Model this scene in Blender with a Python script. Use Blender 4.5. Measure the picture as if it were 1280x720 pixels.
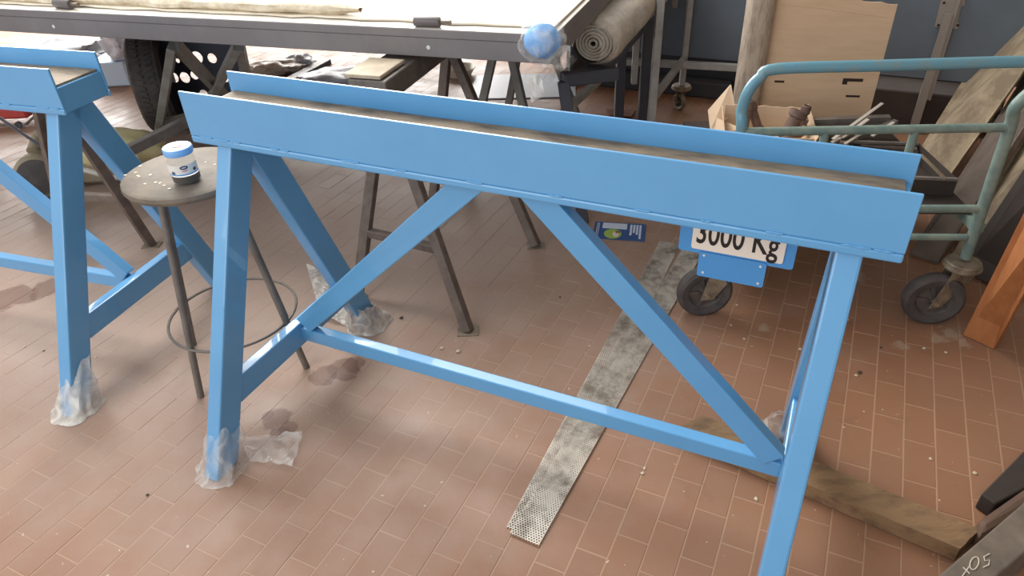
import bpy, bmesh, math, random
from mathutils import Vector, Matrix, noise
random.seed(7)
for o in list(bpy.data.objects): bpy.data.objects.remove(o)
SC = bpy.context.scene
# ---------------------------------------------------------------- camera
cam = bpy.data.cameras.new('camera'); co = bpy.data.objects.new('camera', cam)
SC.collection.objects.link(co); SC.camera = co
cam.sensor_width = 36; cam.lens = 36*873.939/1280; cam.clip_start = .02; cam.clip_end = 100
p_, r_ = math.radians(-34.3934), math.radians(-2.6351)
F_ = Vector((0, math.cos(p_), math.sin(p_))); R0 = Vector((1, 0, 0)); U0 = R0.cross(F_)
R_ = math.cos(r_)*R0 + math.sin(r_)*U0; U_ = -math.sin(r_)*R0 + math.cos(r_)*U0
M = Matrix((R_, U_, -F_)).transposed().to_4x4(); M.translation = (0, 0, 1.44)
co.matrix_world = M
# ---------------------------------------------------------------- light
SC.view_settings.view_transform = 'Standard'; SC.view_settings.look = 'None'
SC.view_settings.exposure = 0.0; SC.view_settings.gamma = 1; SC.view_settings.use_curve_mapping = False
w = bpy.data.worlds.new('world'); SC.world = w; w.use_nodes = True
bg = w.node_tree.nodes['Background']; bg.inputs[0].default_value = (.95, .97, 1, 1); bg.inputs[1].default_value = .76
def area(name, loc, target, sx, sy, power, col=(1, 1, 1)):
    l = bpy.data.lights.new(name, 'AREA'); l.shape = 'RECTANGLE'; l.size = sx; l.size_y = sy; l.energy = power; l.color = col
    o = bpy.data.objects.new(name, l); SC.collection.objects.link(o); o.location = loc
    o.rotation_euler = (Vector(target)-Vector(loc)).to_track_quat('-Z', 'Y').to_euler()
    return o
area('open_gate_daylight', (-2.9, 8.8, 3.2), (-.6, 2.2, .2), 6.5, 4.4, 1000, (1, .97, .93))
area('rear_glare_fill', (-.6, 9.0, 6.6), (-.2, 1.5, .6), 8.0, 2.0, 330, (1, .98, .96))  # added lamp, puts glare on the trestle's upward faces and edges
area('table_top_fill', (-1.9, 4.7, 4.4), (-1.9, 4.7, 0), 2.6, 2.6, 270, (1, .97, .93))  # added lamp above the table, overexposes its top and the far left floor
area('side_window_daylight', (-3.6, -1.6, 2.6), (-.1, 1.4, .4), 4.6, 3.2, 135, (1, .98, .96))

# ---------------------------------------------------------------- helpers
def lin(c): return tuple((x/255/12.92 if x/255 <= .04045 else ((x/255+.055)/1.055)**2.4) for x in c)+(1,)
def mat(name, rgb, rough=.6, metal=0, spec=.5, rgb2=None, scale=8, detail=4, lo=.35, hi=.65, bump=0, bscale=60, stretch=None, coat=0, alpha=None):
    m = bpy.data.materials.new(name); m.use_nodes = True; nt = m.node_tree; N = nt.nodes; L = nt.links
    b = N['Principled BSDF']; b.inputs['Base Color'].default_value = lin(rgb)
    b.inputs['Roughness'].default_value = rough; b.inputs['Metallic'].default_value = metal
    b.inputs['Specular IOR Level'].default_value = spec; b.inputs['Coat Weight'].default_value = coat
    if rgb2 or bump:
        tc = N.new('ShaderNodeTexCoord'); mp = N.new('ShaderNodeMapping'); L.new(tc.outputs['Object'], mp.inputs[0])
        if stretch: mp.inputs['Scale'].default_value = stretch
    if rgb2:
        n = N.new('ShaderNodeTexNoise'); n.inputs['Scale'].default_value = scale; n.inputs['Detail'].default_value = detail
        n.inputs['Roughness'].default_value = .65
        L.new(mp.outputs[0], n.inputs[0]); cr = N.new('ShaderNodeValToRGB'); e = cr.color_ramp.elements
        e[0].position = lo; e[0].color = lin(rgb); e[1].position = hi; e[1].color = lin(rgb2)
        L.new(n.outputs[0], cr.inputs[0]); L.new(cr.outputs[0], b.inputs['Base Color'])
    if bump:
        n2 = N.new('ShaderNodeTexNoise'); n2.inputs['Scale'].default_value = bscale; L.new(mp.outputs[0], n2.inputs[0])
        bp = N.new('ShaderNodeBump'); bp.inputs['Strength'].default_value = bump; bp.inputs['Distance'].default_value = .004
        L.new(n2.outputs[0], bp.inputs['Height']); L.new(bp.outputs[0], b.inputs['Normal'])
    return m
def plastic(name, rgb, lo=.25, hi=.8, rough=.12, scale=30):
    """thin clear film: part transparent, part glossy milky, broken up by creases"""
    m = bpy.data.materials.new(name); m.use_nodes = True; nt = m.node_tree; N = nt.nodes; L = nt.links
    b = N['Principled BSDF']; b.inputs['Base Color'].default_value = lin(rgb); b.inputs['Roughness'].default_value = rough
    b.inputs['Specular IOR Level'].default_value = .8
    tc = N.new('ShaderNodeTexCoord'); n = N.new('ShaderNodeTexNoise'); n.inputs['Scale'].default_value = scale; n.inputs['Detail'].default_value = 5
    n.inputs['Distortion'].default_value = 1.5
    L.new(tc.outputs['Object'], n.inputs[0]); mr = N.new('ShaderNodeMapRange'); L.new(n.outputs[0], mr.inputs[0])
    mr.inputs[1].default_value = .35; mr.inputs[2].default_value = .7; mr.inputs[3].default_value = lo; mr.inputs[4].default_value = hi
    L.new(mr.outputs[0], b.inputs['Alpha'])
    bp = N.new('ShaderNodeBump'); bp.inputs['Strength'].default_value = .7; bp.inputs['Distance'].default_value = .008
    L.new(n.outputs[0], bp.inputs['Height']); L.new(bp.outputs[0], b.inputs['Normal'])
    return m
def tag(o, label=None, cat=None, group=None, kind=None):
    if label: o['label'] = label
    if cat: o['category'] = cat
    if group: o['group'] = group
    if kind: o['kind'] = kind
    return o
WM = {}
def thing(name, label, cat, loc=(0, 0, 0), rz=0, group=None):
    o = bpy.data.objects.new(name, None); SC.collection.objects.link(o); o.empty_display_size = .05
    o.location = loc; o.rotation_euler = (0, 0, rz); tag(o, label, cat, group)
    WM[o.name] = Matrix.Translation(loc) @ Matrix.Rotation(rz, 4, 'Z'); return o
def obj(name, bm, m, parent=None, world=True, smooth=False, label=None):
    """ONE mesh object; world=True: coordinates are world ones and are brought into the parent's frame"""
    if parent is not None and world:
        bmesh.ops.transform(bm, matrix=WM[parent.name].inverted(), verts=bm.verts)
    bmesh.ops.recalc_face_normals(bm, faces=bm.faces)
    me = bpy.data.meshes.new(name); bm.to_mesh(me); bm.free()
    if smooth:
        for p in me.polygons: p.use_smooth = True
        try: me.set_sharp_from_angle(angle=math.radians(40))
        except Exception: pass
    for mm in (m if isinstance(m, (list, tuple)) else [m]): me.materials.append(mm)
    o = bpy.data.objects.new(name, me); SC.collection.objects.link(o)
    if parent is not None:
        o.parent = parent; WM[o.name] = WM[parent.name]
    else: WM[o.name] = Matrix.Identity(4)
    if label: o['label'] = label
    return o
def rebase(o, loc):
    """put a single-mesh thing's origin at its base"""
    loc = Vector(loc); o.data.transform(Matrix.Translation(-loc)); o.location = loc; WM[o.name] = Matrix.Translation(loc); return o
def hexa(bm, c, bev=0, seg=1):
    """c: 8 corners, 4 of one end in order then the 4 of the other"""
    v = [bm.verts.new(Vector(p)) for p in c]
    fs = [bm.faces.new([v[i] for i in f]) for f in ((3, 2, 1, 0), (4, 5, 6, 7), (0, 1, 5, 4), (1, 2, 6, 5), (2, 3, 7, 6), (3, 0, 4, 7))]
    if bev:
        es = list({e for f in fs for e in f.edges})
        bmesh.ops.bevel(bm, geom=es, offset=bev, segments=seg, affect='EDGES', profile=.5)
    return bm
def box(bm, x0, x1, y0, y1, z0, z1, bev=0, seg=1):
    return hexa(bm, [(x0, y0, z0), (x1, y0, z0), (x1, y1, z0), (x0, y1, z0), (x0, y0, z1), (x1, y0, z1), (x1, y1, z1), (x0, y1, z1)], bev, seg)
def bar(bm, a, b, w, h, up=(0, 0, 1), bev=0, seg=1):
    a, b = Vector(a), Vector(b); d = (b-a).normalized(); s = d.cross(Vector(up)).normalized(); u = s.cross(d)
    q = [s*-w/2+u*-h/2, s*w/2+u*-h/2, s*w/2+u*h/2, s*-w/2+u*h/2]
    return hexa(bm, [a+x for x in q]+[b+x for x in q], bev, seg)
def tube(bm, pts, r, seg=14, caps=True, closed=False):
    pts = [Vector(p) for p in pts]; n = len(pts); rr = r if isinstance(r, (list, tuple)) else [r]*n; rings = []; nrm = None
    for i, p in enumerate(pts):
        if closed: t = (pts[(i+1) % n]-pts[i-1]).normalized()
        else: t = ((pts[min(i+1, n-1)]-p).normalized()+(p-pts[max(i-1, 0)]).normalized()).normalized()
        if nrm is None: nrm = t.orthogonal().normalized()
        nrm = (nrm-t*nrm.dot(t)).normalized(); bi = t.cross(nrm)
        rings.append([bm.verts.new(p+(nrm*math.cos(2*math.pi*k/seg)+bi*math.sin(2*math.pi*k/seg))*rr[i]) for k in range(seg)])
    m = n if closed else n-1
    for i in range(m):
        A, B = rings[i], rings[(i+1) % n]
        off = 0
        if closed and i == n-1: off = min(range(seg), key=lambda q: (A[0].co-B[q].co).length)
        for k in range(seg): bm.faces.new((A[k], A[(k+1) % seg], B[(k+1+off) % seg], B[(k+off) % seg]))
    if caps and not closed: bm.faces.new(rings[0][::-1]); bm.faces.new(rings[-1])
    return bm
def lathe(bm, prof, seg=32, loc=(0, 0, 0), axis=None):
    """prof: (r, z) pairs"""
    Mx = Matrix.Translation(loc)
    if axis is not None: Mx = Mx @ Vector(axis).to_track_quat('Z', 'Y').to_matrix().to_4x4()
    rings = []
    for r, z in prof:
        if r < 1e-6: rings.append([bm.verts.new(Mx @ Vector((0, 0, z)))])
        else: rings.append([bm.verts.new(Mx @ Vector((r*math.cos(2*math.pi*k/seg), r*math.sin(2*math.pi*k/seg), z))) for k in range(seg)])
    for A, B in zip(rings, rings[1:]):
        for k in range(seg):
            a = [A[0]] if len(A) == 1 else [A[k], A[(k+1) % seg]]
            b = [B[0]] if len(B) == 1 else [B[(k+1) % seg], B[k]]
            if len(a)+len(b) > 2: bm.faces.new(a+b)
    return bm
def prism(bm, poly, thick, org, ex, ey):
    """polygon in the plane (ex, ey) at org, extruded by thick along ex x ey"""
    ex, ey, org = Vector(ex).normalized(), Vector(ey).normalized(), Vector(org); n = ex.cross(ey)
    a = [bm.verts.new(org+ex*x+ey*y) for x, y in poly]; b = [bm.verts.new(org+ex*x+ey*y+n*thick) for x, y in poly]
    bm.faces.new(a[::-1]); bm.faces.new(b)
    for i in range(len(a)): j = (i+1) % len(a); bm.faces.new((a[i], a[j], b[j], b[i]))
    return bm
def BM(): return bmesh.new()
def lerp(a, b, t): return Vector(a)*(1-t)+Vector(b)*t
def grid(bm, nx, ny, fn):
    v = [[bm.verts.new(fn(i/nx, j/ny)) for j in range(ny+1)] for i in range(nx+1)]
    for i in range(nx):
        for j in range(ny): bm.faces.new((v[i][j], v[i+1][j], v[i+1][j+1], v[i][j+1]))
    return bm

# ---------------------------------------------------------------- materials
M_BLUE = mat('blue_enamel', (91, 157, 206), .32, coat=.5, rgb2=(97, 163, 211), scale=3, bump=.06, bscale=160)
M_BLUED = mat('blue_enamel_sign', (76, 146, 204), .4)
M_WOODTOP = mat('inlaid_hardwood', (88, 78, 68), .7, rgb2=(152, 134, 110), scale=7, stretch=(1, 3, 3), bump=.4, bscale=40, lo=.3, hi=.56)
M_DARKSTEEL = mat('dark_raw_steel', (100, 95, 90), .5, .2, rgb2=(126, 118, 110), scale=14, bump=.15)
M_BRNSTEEL = mat('brown_primer_steel', (98, 84, 76), .55, .1, rgb2=(122, 108, 98), scale=18, bump=.15)
M_GREYEDGE = mat('grey_table_steel', (122, 117, 116), .5, .25, rgb2=(134, 128, 126), scale=4)
M_LIGHTSTEEL = mat('pale_grey_paint', (178, 178, 176), .5, rgb2=(152, 150, 146), scale=10)
M_BLACK = mat('black_paint', (66, 68, 76), .5)
M_PANEL = mat('slate_blue_sheet', (102, 113, 124), .5, rgb2=(94, 104, 114), scale=3)
M_PANELD = mat('dark_backdrop_grey', (66, 66, 70), .7)
M_TEAL = mat('teal_worn_paint', (104, 126, 120), .5, rgb2=(126, 142, 132), scale=22, bump=.2, lo=.4, hi=.6)
M_TEALB = mat('teal_blue_paint', (98, 144, 160), .35, rgb2=(120, 140, 138), scale=26, lo=.5, hi=.7, bump=.2)
M_RUBBER = mat('rubber', (64, 60, 60), .75, rgb2=(86, 80, 76), scale=18, bump=.3)
M_CASTER = mat('zinc_dusty', (158, 146, 126), .55, .3, rgb2=(112, 100, 86), scale=24, bump=.2)
M_GREYSTEEL = mat('grey_sawhorse_steel', (148, 146, 138), .55, rgb2=(126, 122, 114), scale=10)
M_STRAP = mat('strap_steel', (146, 138, 130), .5)
M_HUB = mat('hub_grey', (92, 84, 78), .6, rgb2=(74, 68, 64), scale=20)
M_CARD = mat('cardboard', (214, 184, 152), .85, rgb2=(204, 173, 141), scale=5, stretch=(1, 1, 6))
M_HOLE = mat('dark_hole', (48, 36, 30), .9)
M_LOG = mat('weathered_post', (178, 162, 144), .8, rgb2=(122, 106, 94), scale=14, stretch=(3, 3, .8), bump=.7, lo=.45, hi=.75)
M_MARBLE = mat('dusty_board', (136, 120, 98), .7, rgb2=(170, 154, 128), scale=6, stretch=(2.4, 2.4, .6), bump=.15, lo=.42, hi=.62)
M_GREYBOARD = mat('grey_board', (112, 100, 90), .75, rgb2=(92, 82, 74), scale=6, bump=.2)
M_DARKBOARD = mat('dark_board', (52, 44, 40), .7, rgb2=(64, 54, 48), scale=6)
M_ORANGE = mat('orange_pine', (182, 118, 72), .55, rgb2=(168, 106, 62), scale=9, stretch=(5, 5, 1.5), bump=.1, lo=.4, hi=.7)
M_TIMBER = mat('old_timber', (142, 112, 80), .8, rgb2=(96, 74, 56), scale=9, bump=.5, stretch=(1, 3, 3), lo=.45, hi=.75)
M_SEAT = mat('worn_ply_seat', (104, 95, 84), .7, rgb2=(126, 115, 100), scale=16, bump=.2)
M_FILM = plastic('clear_film', (240, 237, 230), .12, .5, .15, 14)
M_FILMW = plastic('milky_film', (244, 240, 230), .3, .8, .2, 14)
M_SILVER = plastic('silvery_film', (214, 208, 200), .5, .95, .15, 26)
M_ROLL = mat('wrapped_roll', (208, 198, 180), .3, rgb2=(180, 170, 152), scale=7, stretch=(.6, .6, 5), bump=.5, bscale=18)
M_WHITE = mat('white_paint', (222, 222, 218), .5)
M_CREAM = mat('cream_plate', (236, 222, 206), .45)
M_INK = mat('black_lettering', (28, 24, 22), .5)
# ================================================================ floor
PSI = math.radians(26.808668004314306); ES = Vector((math.cos(PSI), -math.sin(PSI), 0)); EL = Vector((math.sin(PSI), math.cos(PSI), 0))
TW, TL, S0, LE, LO = .0761, .1485, .0345, .735, .661
def floor_mat(name, rgb, rgb2, dust, is_tile):
    m = bpy.data.materials.new(name); m.use_nodes = True; nt = m.node_tree; N = nt.nodes; L = nt.links
    b = N['Principled BSDF']; g = N.new('ShaderNodeNewGeometry')
    def mth(op, a, b_=None, c=None):
        n = N.new('ShaderNodeMath'); n.operation = op
        for i, x in enumerate((a, b_, c)):
            if x is None: continue
            if isinstance(x, (int, float)): n.inputs[i].default_value = x
            else: L.new(x, n.inputs[i])
        return n.outputs[0]
    def dot(v):
        n = N.new('ShaderNodeVectorMath'); n.operation = 'DOT_PRODUCT'; L.new(g.outputs['Position'], n.inputs[0]); n.inputs[1].default_value = v; return n.outputs['Value']
    s = dot(ES); l = dot(EL)
    row = mth('FLOOR', mth('DIVIDE', mth('SUBTRACT', s, S0), TW)); par = mth('ABSOLUTE', mth('MODULO', row, 2))
    col = mth('FLOOR', mth('DIVIDE', mth('ADD', mth('SUBTRACT', l, LE), mth('MULTIPLY', par, LE-LO)), TL))
    cb = N.new('ShaderNodeCombineXYZ'); L.new(row, cb.inputs[0]); L.new(col, cb.inputs[1])
    wn = N.new('ShaderNodeTexWhiteNoise'); wn.noise_dimensions = '2D'; L.new(cb.outputs[0], wn.inputs['Vector'])
    def noise(sc, det=4, rough=.6, dis=0):
        n = N.new('ShaderNodeTexNoise'); n.inputs['Scale'].default_value = sc; n.inputs['Detail'].default_value = det
        n.inputs['Roughness'].default_value = rough; n.inputs['Distortion'].default_value = dis; L.new(g.outputs['Position'], n.inputs[0]); return n.outputs[0]
    def ramp(x, lo, hi, a, b__):
        n = N.new('ShaderNodeMapRange'); n.clamp = True; L.new(x, n.inputs[0])
        for i, v in enumerate((lo, hi, a, b__)): n.inputs[i+1].default_value = v
        return n.outputs[0]
    def mix(f, a, c, mode='MIX'):
        n = N.new('ShaderNodeMix'); n.data_type = 'RGBA'; n.blend_type = mode
        for sock, x in ((n.inputs[0], f), (n.inputs[6], a), (n.inputs[7], c)):
            if isinstance(x, (int, float)): sock.default_value = x
            elif isinstance(x, tuple): sock.default_value = x
            else: L.new(x, sock)
        return n.outputs[2]
    c = mix(wn.outputs['Value'], lin(rgb), lin(rgb2)) if is_tile else lin(rgb)
    c = mix(ramp(noise(2.3, 5, .6), .38, .66, 0, .55), c, lin(dust))
    c = mix(ramp(noise(38, 5, .7), .5, .72, 0, .25), c, lin((150, 124, 104)))
    c = mix(ramp(noise(7, 6, .7, .6), .6, .72, 0, .30), c, lin((106, 78, 62)))
    c = mix(ramp(noise(55, 2, .5), .73, .76, 0, .8), c, lin((214, 196, 172)))          # specks of plaster
    # settled dust, colour lightened to make up for light missing there: a drift in the middle of the hall with a ragged outline, thinning towards the camera
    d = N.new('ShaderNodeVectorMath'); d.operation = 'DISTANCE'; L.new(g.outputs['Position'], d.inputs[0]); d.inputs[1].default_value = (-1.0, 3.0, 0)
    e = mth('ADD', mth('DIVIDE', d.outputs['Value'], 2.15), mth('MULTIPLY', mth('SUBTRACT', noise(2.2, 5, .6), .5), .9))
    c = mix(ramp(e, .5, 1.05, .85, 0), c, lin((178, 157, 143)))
    # damp blotches near the stool and the left trestle, each with its own outline
    for (x, y, rad) in [(-0.542, 1.6909, 0.06), (-0.508, 1.7156, 0.04), (-0.6001, 1.6646, 0.05), (-0.7054, 1.4867, 0.045), (-0.7318, 1.4982, 0.02), (-0.68, 1.4311, 0.03), (-1.8753, 2.1926, 0.09), (-1.7689, 2.2477, 0.07), (-0.6606, 1.4455, 0.03)]:
        d = N.new('ShaderNodeVectorMath'); d.operation = 'DISTANCE'; L.new(g.outputs['Position'], d.inputs[0]); d.inputs[1].default_value = (x, y, 0)
        e = mth('ADD', mth('DIVIDE', d.outputs['Value'], rad), mth('MULTIPLY', mth('SUBTRACT', noise(16, 4), .5), 1.5))
        c = mix(ramp(e, .8, .97, .6, 0), c, lin((104, 68, 52)))
    # dried plaster smears by the trolley caster and the right end leg
    for (x, y, rad) in [(1.4001, 1.7263, 0.05), (1.3432, 1.7059, 0.04), (1.2126, 1.6832, 0.035), (1.4108, 1.6768, 0.03), (1.245, 2.0791, 0.05), (0.8226, 1.8032, 0.03)]:
        d = N.new('ShaderNodeVectorMath'); d.operation = 'DISTANCE'; L.new(g.outputs['Position'], d.inputs[0]); d.inputs[1].default_value = (x, y, 0)
        e = mth('ADD', mth('DIVIDE', d.outputs['Value'], rad), mth('MULTIPLY', mth('SUBTRACT', noise(42, 4, .7), .5), 3.0))
        c = mix(ramp(e, .35, .8, .55, 0), c, lin((184, 164, 142)))
    L.new(c, b.inputs['Base Color'])
    L.new(ramp(noise(5, 4), .3, .7, .34, .6), b.inputs['Roughness']); b.inputs['Specular IOR Level'].default_value = .45
    bp = N.new('ShaderNodeBump'); bp.inputs['Strength'].default_value = .12; bp.inputs['Distance'].default_value = .003
    L.new(noise(120, 3), bp.inputs['Height']); L.new(bp.outputs[0], b.inputs['Normal'])
    return m
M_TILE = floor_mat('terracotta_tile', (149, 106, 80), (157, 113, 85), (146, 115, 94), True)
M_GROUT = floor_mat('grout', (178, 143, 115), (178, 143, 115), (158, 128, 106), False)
# added unseen slab over the right half, blocks sky light to darken it
bm = BM(); box(bm, .7, 4.6, -2.5, 6.5, 3.3, 3.5); cl_ = obj('sky_blocker', bm, mat('sky_blocker_matte', (150, 140, 130), .9), None); tag(cl_, kind='structure')
bm = BM(); box(bm, -7, 4.6, -1.2, 10.5, -.08, -.0007)
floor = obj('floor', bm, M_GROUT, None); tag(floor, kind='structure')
# tiles in running bond, laid 1.2 mm proud of the grout
def tile_bm(bm, c, w=TW-.0026, l=TL-.0026, h=.012, b=.0011):
    q = []
    for z, i in ((-h, 0), (-b, 0), (0, b)):
        q.append([bm.verts.new(c+ES*sx*(w/2-i)+EL*sy*(l/2-i)+Vector((0, 0, z))) for sx, sy in ((-1, -1), (1, -1), (1, 1), (-1, 1))])
    for A, B in zip(q[1:], q[2:]):
        for k in range(4): bm.faces.new((A[k], A[(k+1) % 4], B[(k+1) % 4], B[k]))
    bm.faces.new(q[2])
    for A, B in zip(q[:1], q[1:2]):
        for k in range(4): bm.faces.new((A[k], A[(k+1) % 4], B[(k+1) % 4], B[k]))
def pix(p):
    d = Vector(p)-Vector((0, 0, 1.44)); z = d.dot(F_)
    return (640+873.939*d.dot(R_)/z, 360-873.939*d.dot(U_)/z, z) if z > .05 else None
cells = []
for k in range(-95, 60):
    sc = S0+(k+.5)*TW; off = LE if k % 2 == 0 else LO
    for j in range(-25, 75):
        lc = off+(j+.5)*TL; c = ES*sc+EL*lc
        if not (-6.9 < c.x < 4.5 and -1.1 < c.y < 10.4): continue
        cells.append((c, pix(c)))
vis = sorted([(z, i) for i, (c, q) in enumerate(cells) if q and -20 < q[0] < 1300 and -10 < q[1] < 735 for z in (q[2],)])
near = {i for z, i in vis[:300]}
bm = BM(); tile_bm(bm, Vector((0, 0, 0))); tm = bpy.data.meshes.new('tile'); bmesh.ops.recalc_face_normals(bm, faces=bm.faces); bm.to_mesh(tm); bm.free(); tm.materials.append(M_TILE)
bm = BM(); rnd = random.Random(3)
for i, (c, q) in enumerate(cells):
    dz = rnd.uniform(-.0004, .0004)
    if i in near:
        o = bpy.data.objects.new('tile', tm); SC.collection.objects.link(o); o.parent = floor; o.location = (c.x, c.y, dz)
    else:
        tile_bm(bm, c+Vector((0, 0, dz)))
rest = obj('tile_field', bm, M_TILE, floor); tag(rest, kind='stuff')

# ================================================================ blue trestles
M_CREAMW = mat('fresh_wood', (226, 200, 160), .7)
def trestle(name, label, loc, rz, sign):
    t = thing(name, label, 'trestle', loc, rz, 'blue steel trestles')
    W = .081; ZB, ZT, LH = .813, .936, .762; T = .007
    def P(n, bm, m=M_BLUE, par=None, **k): return obj(n, bm, m, par or t, world=False, **k)
    for s in (-1, 1):
        bm = BM(); box(bm, -LH, LH, *sorted((s*W, s*(W-T))), ZB+.018, ZT, .0012); P('side_plate', bm)
        bm = BM(); box(bm, -LH, LH, *sorted((s*(W+.0015), s*(W-T))), ZB, ZB+.0175, .004, 2); P('channel_lip', bm)
    bm = BM(); box(bm, -LH+.01, LH-.01, -W+T, W-T, ZB+.004, ZB+.012); P('channel_web', bm)
    for s in (-1, 1):
        bm = BM(); box(bm, *sorted((s*(LH-.004), s*(LH-.012))), -W+T, W-T, ZB+.004, .884, .001); P('end_plate', bm)
    bm = BM(); n = 40
    def wood(u, v):
        x = -LH+.013+u*(2*LH-.026); y = (v-.5)*2*(W-T-.0015)
        return Vector((x, y, .890+.0012*noise.noise(Vector((x*6, y*20, 0)))))
    grid(bm, n, 4, wood); r = bmesh.ops.extrude_face_region(bm, geom=bm.faces[:])
    bmesh.ops.translate(bm, verts=[g for g in r['geom'] if isinstance(g, bmesh.types.BMVert)], vec=(0, 0, -.05))
    P('wood_inlay', bm, M_WOODTOP, label='worn grey brown wooden inlay')
    for (x, y, sx, sy) in ((.50, -.045, .03, .006), (.60, -.03, .012, .010), (.615, -.02, .02, .003)):
        bm = BM(); hexa(bm, [(x-sx, y-sy, .8912), (x+sx, y-sy*.4, .8912), (x+sx*.6, y+sy, .8912), (x-sx*.8, y+sy*.7, .8912), (x-sx*.9, y-sy*.8, .8926), (x+sx*.9, y-sy*.4, .8926), (x+sx*.5, y+sy*.8, .8926), (x-sx*.7, y+sy*.6, .8926)])
        P('wood_scar', bm, M_CREAMW)
    # weld beads: one irregular line of small lumps along the lip
    bm = BM(); rr = random.Random(5)
    x = -LH+.03
    while x < LH-.03:
        l = rr.uniform(.018, .05)
        tube(bm, [(x+l*q/4, -W-.0005, ZB+.0178+rr.uniform(-.0008, .0008)) for q in range(5)], [.0015, .003, .0024, .0032, .0015], 6)
        x += l+rr.choice((.004, .09, .14))
    tag(P('weld_bead', bm), kind='stuff')
    A, B = .022, .041
    for u in (-.688, .685):
        for s, foot in ((-1, .371), (1, .332)):
            v0, v1 = s*.016, s*foot; bm = BM()
            hexa(bm, [(u-A, v0-B, ZB), (u+A, v0-B, ZB), (u+A, v0+B, ZB), (u-A, v0+B, ZB), (u-A, v1-B, 0), (u+A, v1-B, 0), (u+A, v1+B, 0), (u-A, v1+B, 0)], .005, 2)
            P('leg', bm)
        zc = .189 if u < 0 else .212; h = .037
        y0 = -(.016+(.371-.016)*(1-zc/ZB))+B-.004; y1 = (.016+(.332-.016)*(1-zc/ZB))-B+.004
        bm = BM(); hexa(bm, [(u-.017, y0-.008, zc-h), (u+.017, y0-.008, zc-h), (u+.017, y0+.008, zc+h), (u-.017, y0+.008, zc+h),
                             (u-.017, y1+.008, zc-h), (u+.017, y1+.008, zc-h), (u+.017, y1-.008, zc+h), (u-.017, y1-.008, zc+h)], .004, 2)
        P('crossbar', bm)
    zl, zr, vl, vr, w, h = .189, .212, .0263, -.0016, .016, .022
    bm = BM(); a, b = -.688+.015, .685-.015
    hexa(bm, [(a, vl-w, zl-h), (a, vl+w, zl-h), (a, vl+w, zl+h), (a, vl-w, zl+h), (b, vr-w, zr-h), (b, vr+w, zr-h), (b, vr+w, zr+h), (b, vr-w, zr+h)], .003, 2)
    P('stretcher', bm)
    for (u0, v0, z0, u1) in ((a-.005, vl-.006, zl+.02, -.029), (b+.005, vr-.006, zr+.01, .097)):
        v1 = -.035; bw = .03; dd = Vector((u1-u0, 0, ZB-z0)).normalized(); cx = bw/abs(dd.z)
        sg_ = 1 if u0 < 0 else -1; zu = z0+(ZB-z0)/abs(u1-u0)*(cx-.004)
        bm = BM(); hexa(bm, [(u0+sg_*.004, v0-.015, zu), (u0+sg_*cx, v0-.015, z0), (u0+sg_*cx, v0+.018, z0), (u0+sg_*.004, v0+.018, zu),
                             (u1-sg_*cx, v1-.015, ZB+.004), (u1+sg_*cx, v1-.015, ZB+.004), (u1+sg_*cx, v1+.018, ZB+.004), (u1-sg_*cx, v1+.018, ZB+.004)], .003, 2)
        P('brace', bm)
    return t
T1 = trestle('steel_trestle', 'blue painted steel trestle in the foreground with the 3000 Kg load sign', (-0.0234, 1.3366, 0), math.radians(-25.7461), True)
# load sign: bracket plate hung from the rear side plate of the near trestle
SV = .068
def flatpoly(pts, v, t=.003, r=0):
    bm = BM(); prism(bm, pts, t, (0, v, 0), (1, 0, 0), (0, 0, 1)); return bm
def rrect(x0, x1, z0, z1, r, n=4):
    out = []
    for cx, cz, a0 in ((x1-r, z0+r, -90), (x1-r, z1-r, 0), (x0+r, z1-r, 90), (x0+r, z0+r, 180)):
        for k in range(n+1): a = math.radians(a0+90*k/n); out.append((cx+r*math.cos(a), cz+r*math.sin(a)))
    return out
sg = obj('load_sign', flatpoly(rrect(.380, .604, .676, .822, .006), SV), M_BLUED, T1, world=False, label='blue bracket plate carrying the load sign')
obj('lower_tab', flatpoly(rrect(.424, .556, .624, .682, .005), SV-.0032), M_BLUED, sg, world=False)
obj('number_plate', flatpoly(rrect(.406, .584, .687, .752, .005), SV-.0035), M_CREAM, sg, world=False, label='cream plate with rounded corners')
for (u, z) in ((.434, .675), (.545, .673), (.436, .634), (.546, .633)):
    bm = BM(); lathe(bm, [(0, 0), (.0028, .0), (.0024, .0016), (0, .002)], 10, (u, SV-.0062, z), (0, -1, 0)); obj('screw', bm, M_WHITE, sg, world=False)
def text(name, body, size, parent, mtx, m, sx=1, ext=.0004, bold=0):
    cu = bpy.data.curves.new(name, 'FONT'); cu.body = body; cu.size = size; cu.extrude = ext; cu.offset = bold; cu.space_character = 1.02
    cu.materials.append(m); tmp = bpy.data.objects.new(name, cu); SC.collection.objects.link(tmp)
    bpy.context.view_layer.update()
    me = bpy.data.meshes.new_from_object(tmp.evaluated_get(bpy.context.evaluated_depsgraph_get())); bpy.data.objects.remove(tmp)
    me.transform(mtx @ Matrix.Diagonal((sx, 1, 1, 1)))
    if not me.materials: me.materials.append(m)
    o = bpy.data.objects.new(name, me); SC.collection.objects.link(o)
    if parent: o.parent = parent
    return o
face = Matrix.Translation((.4125, SV-.0070, .7030)) @ Matrix.Rotation(math.pi/2, 4, 'X')
text('lettering', '3000 Kg', .074, sg, face, M_INK, .63, bold=.0010)

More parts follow.
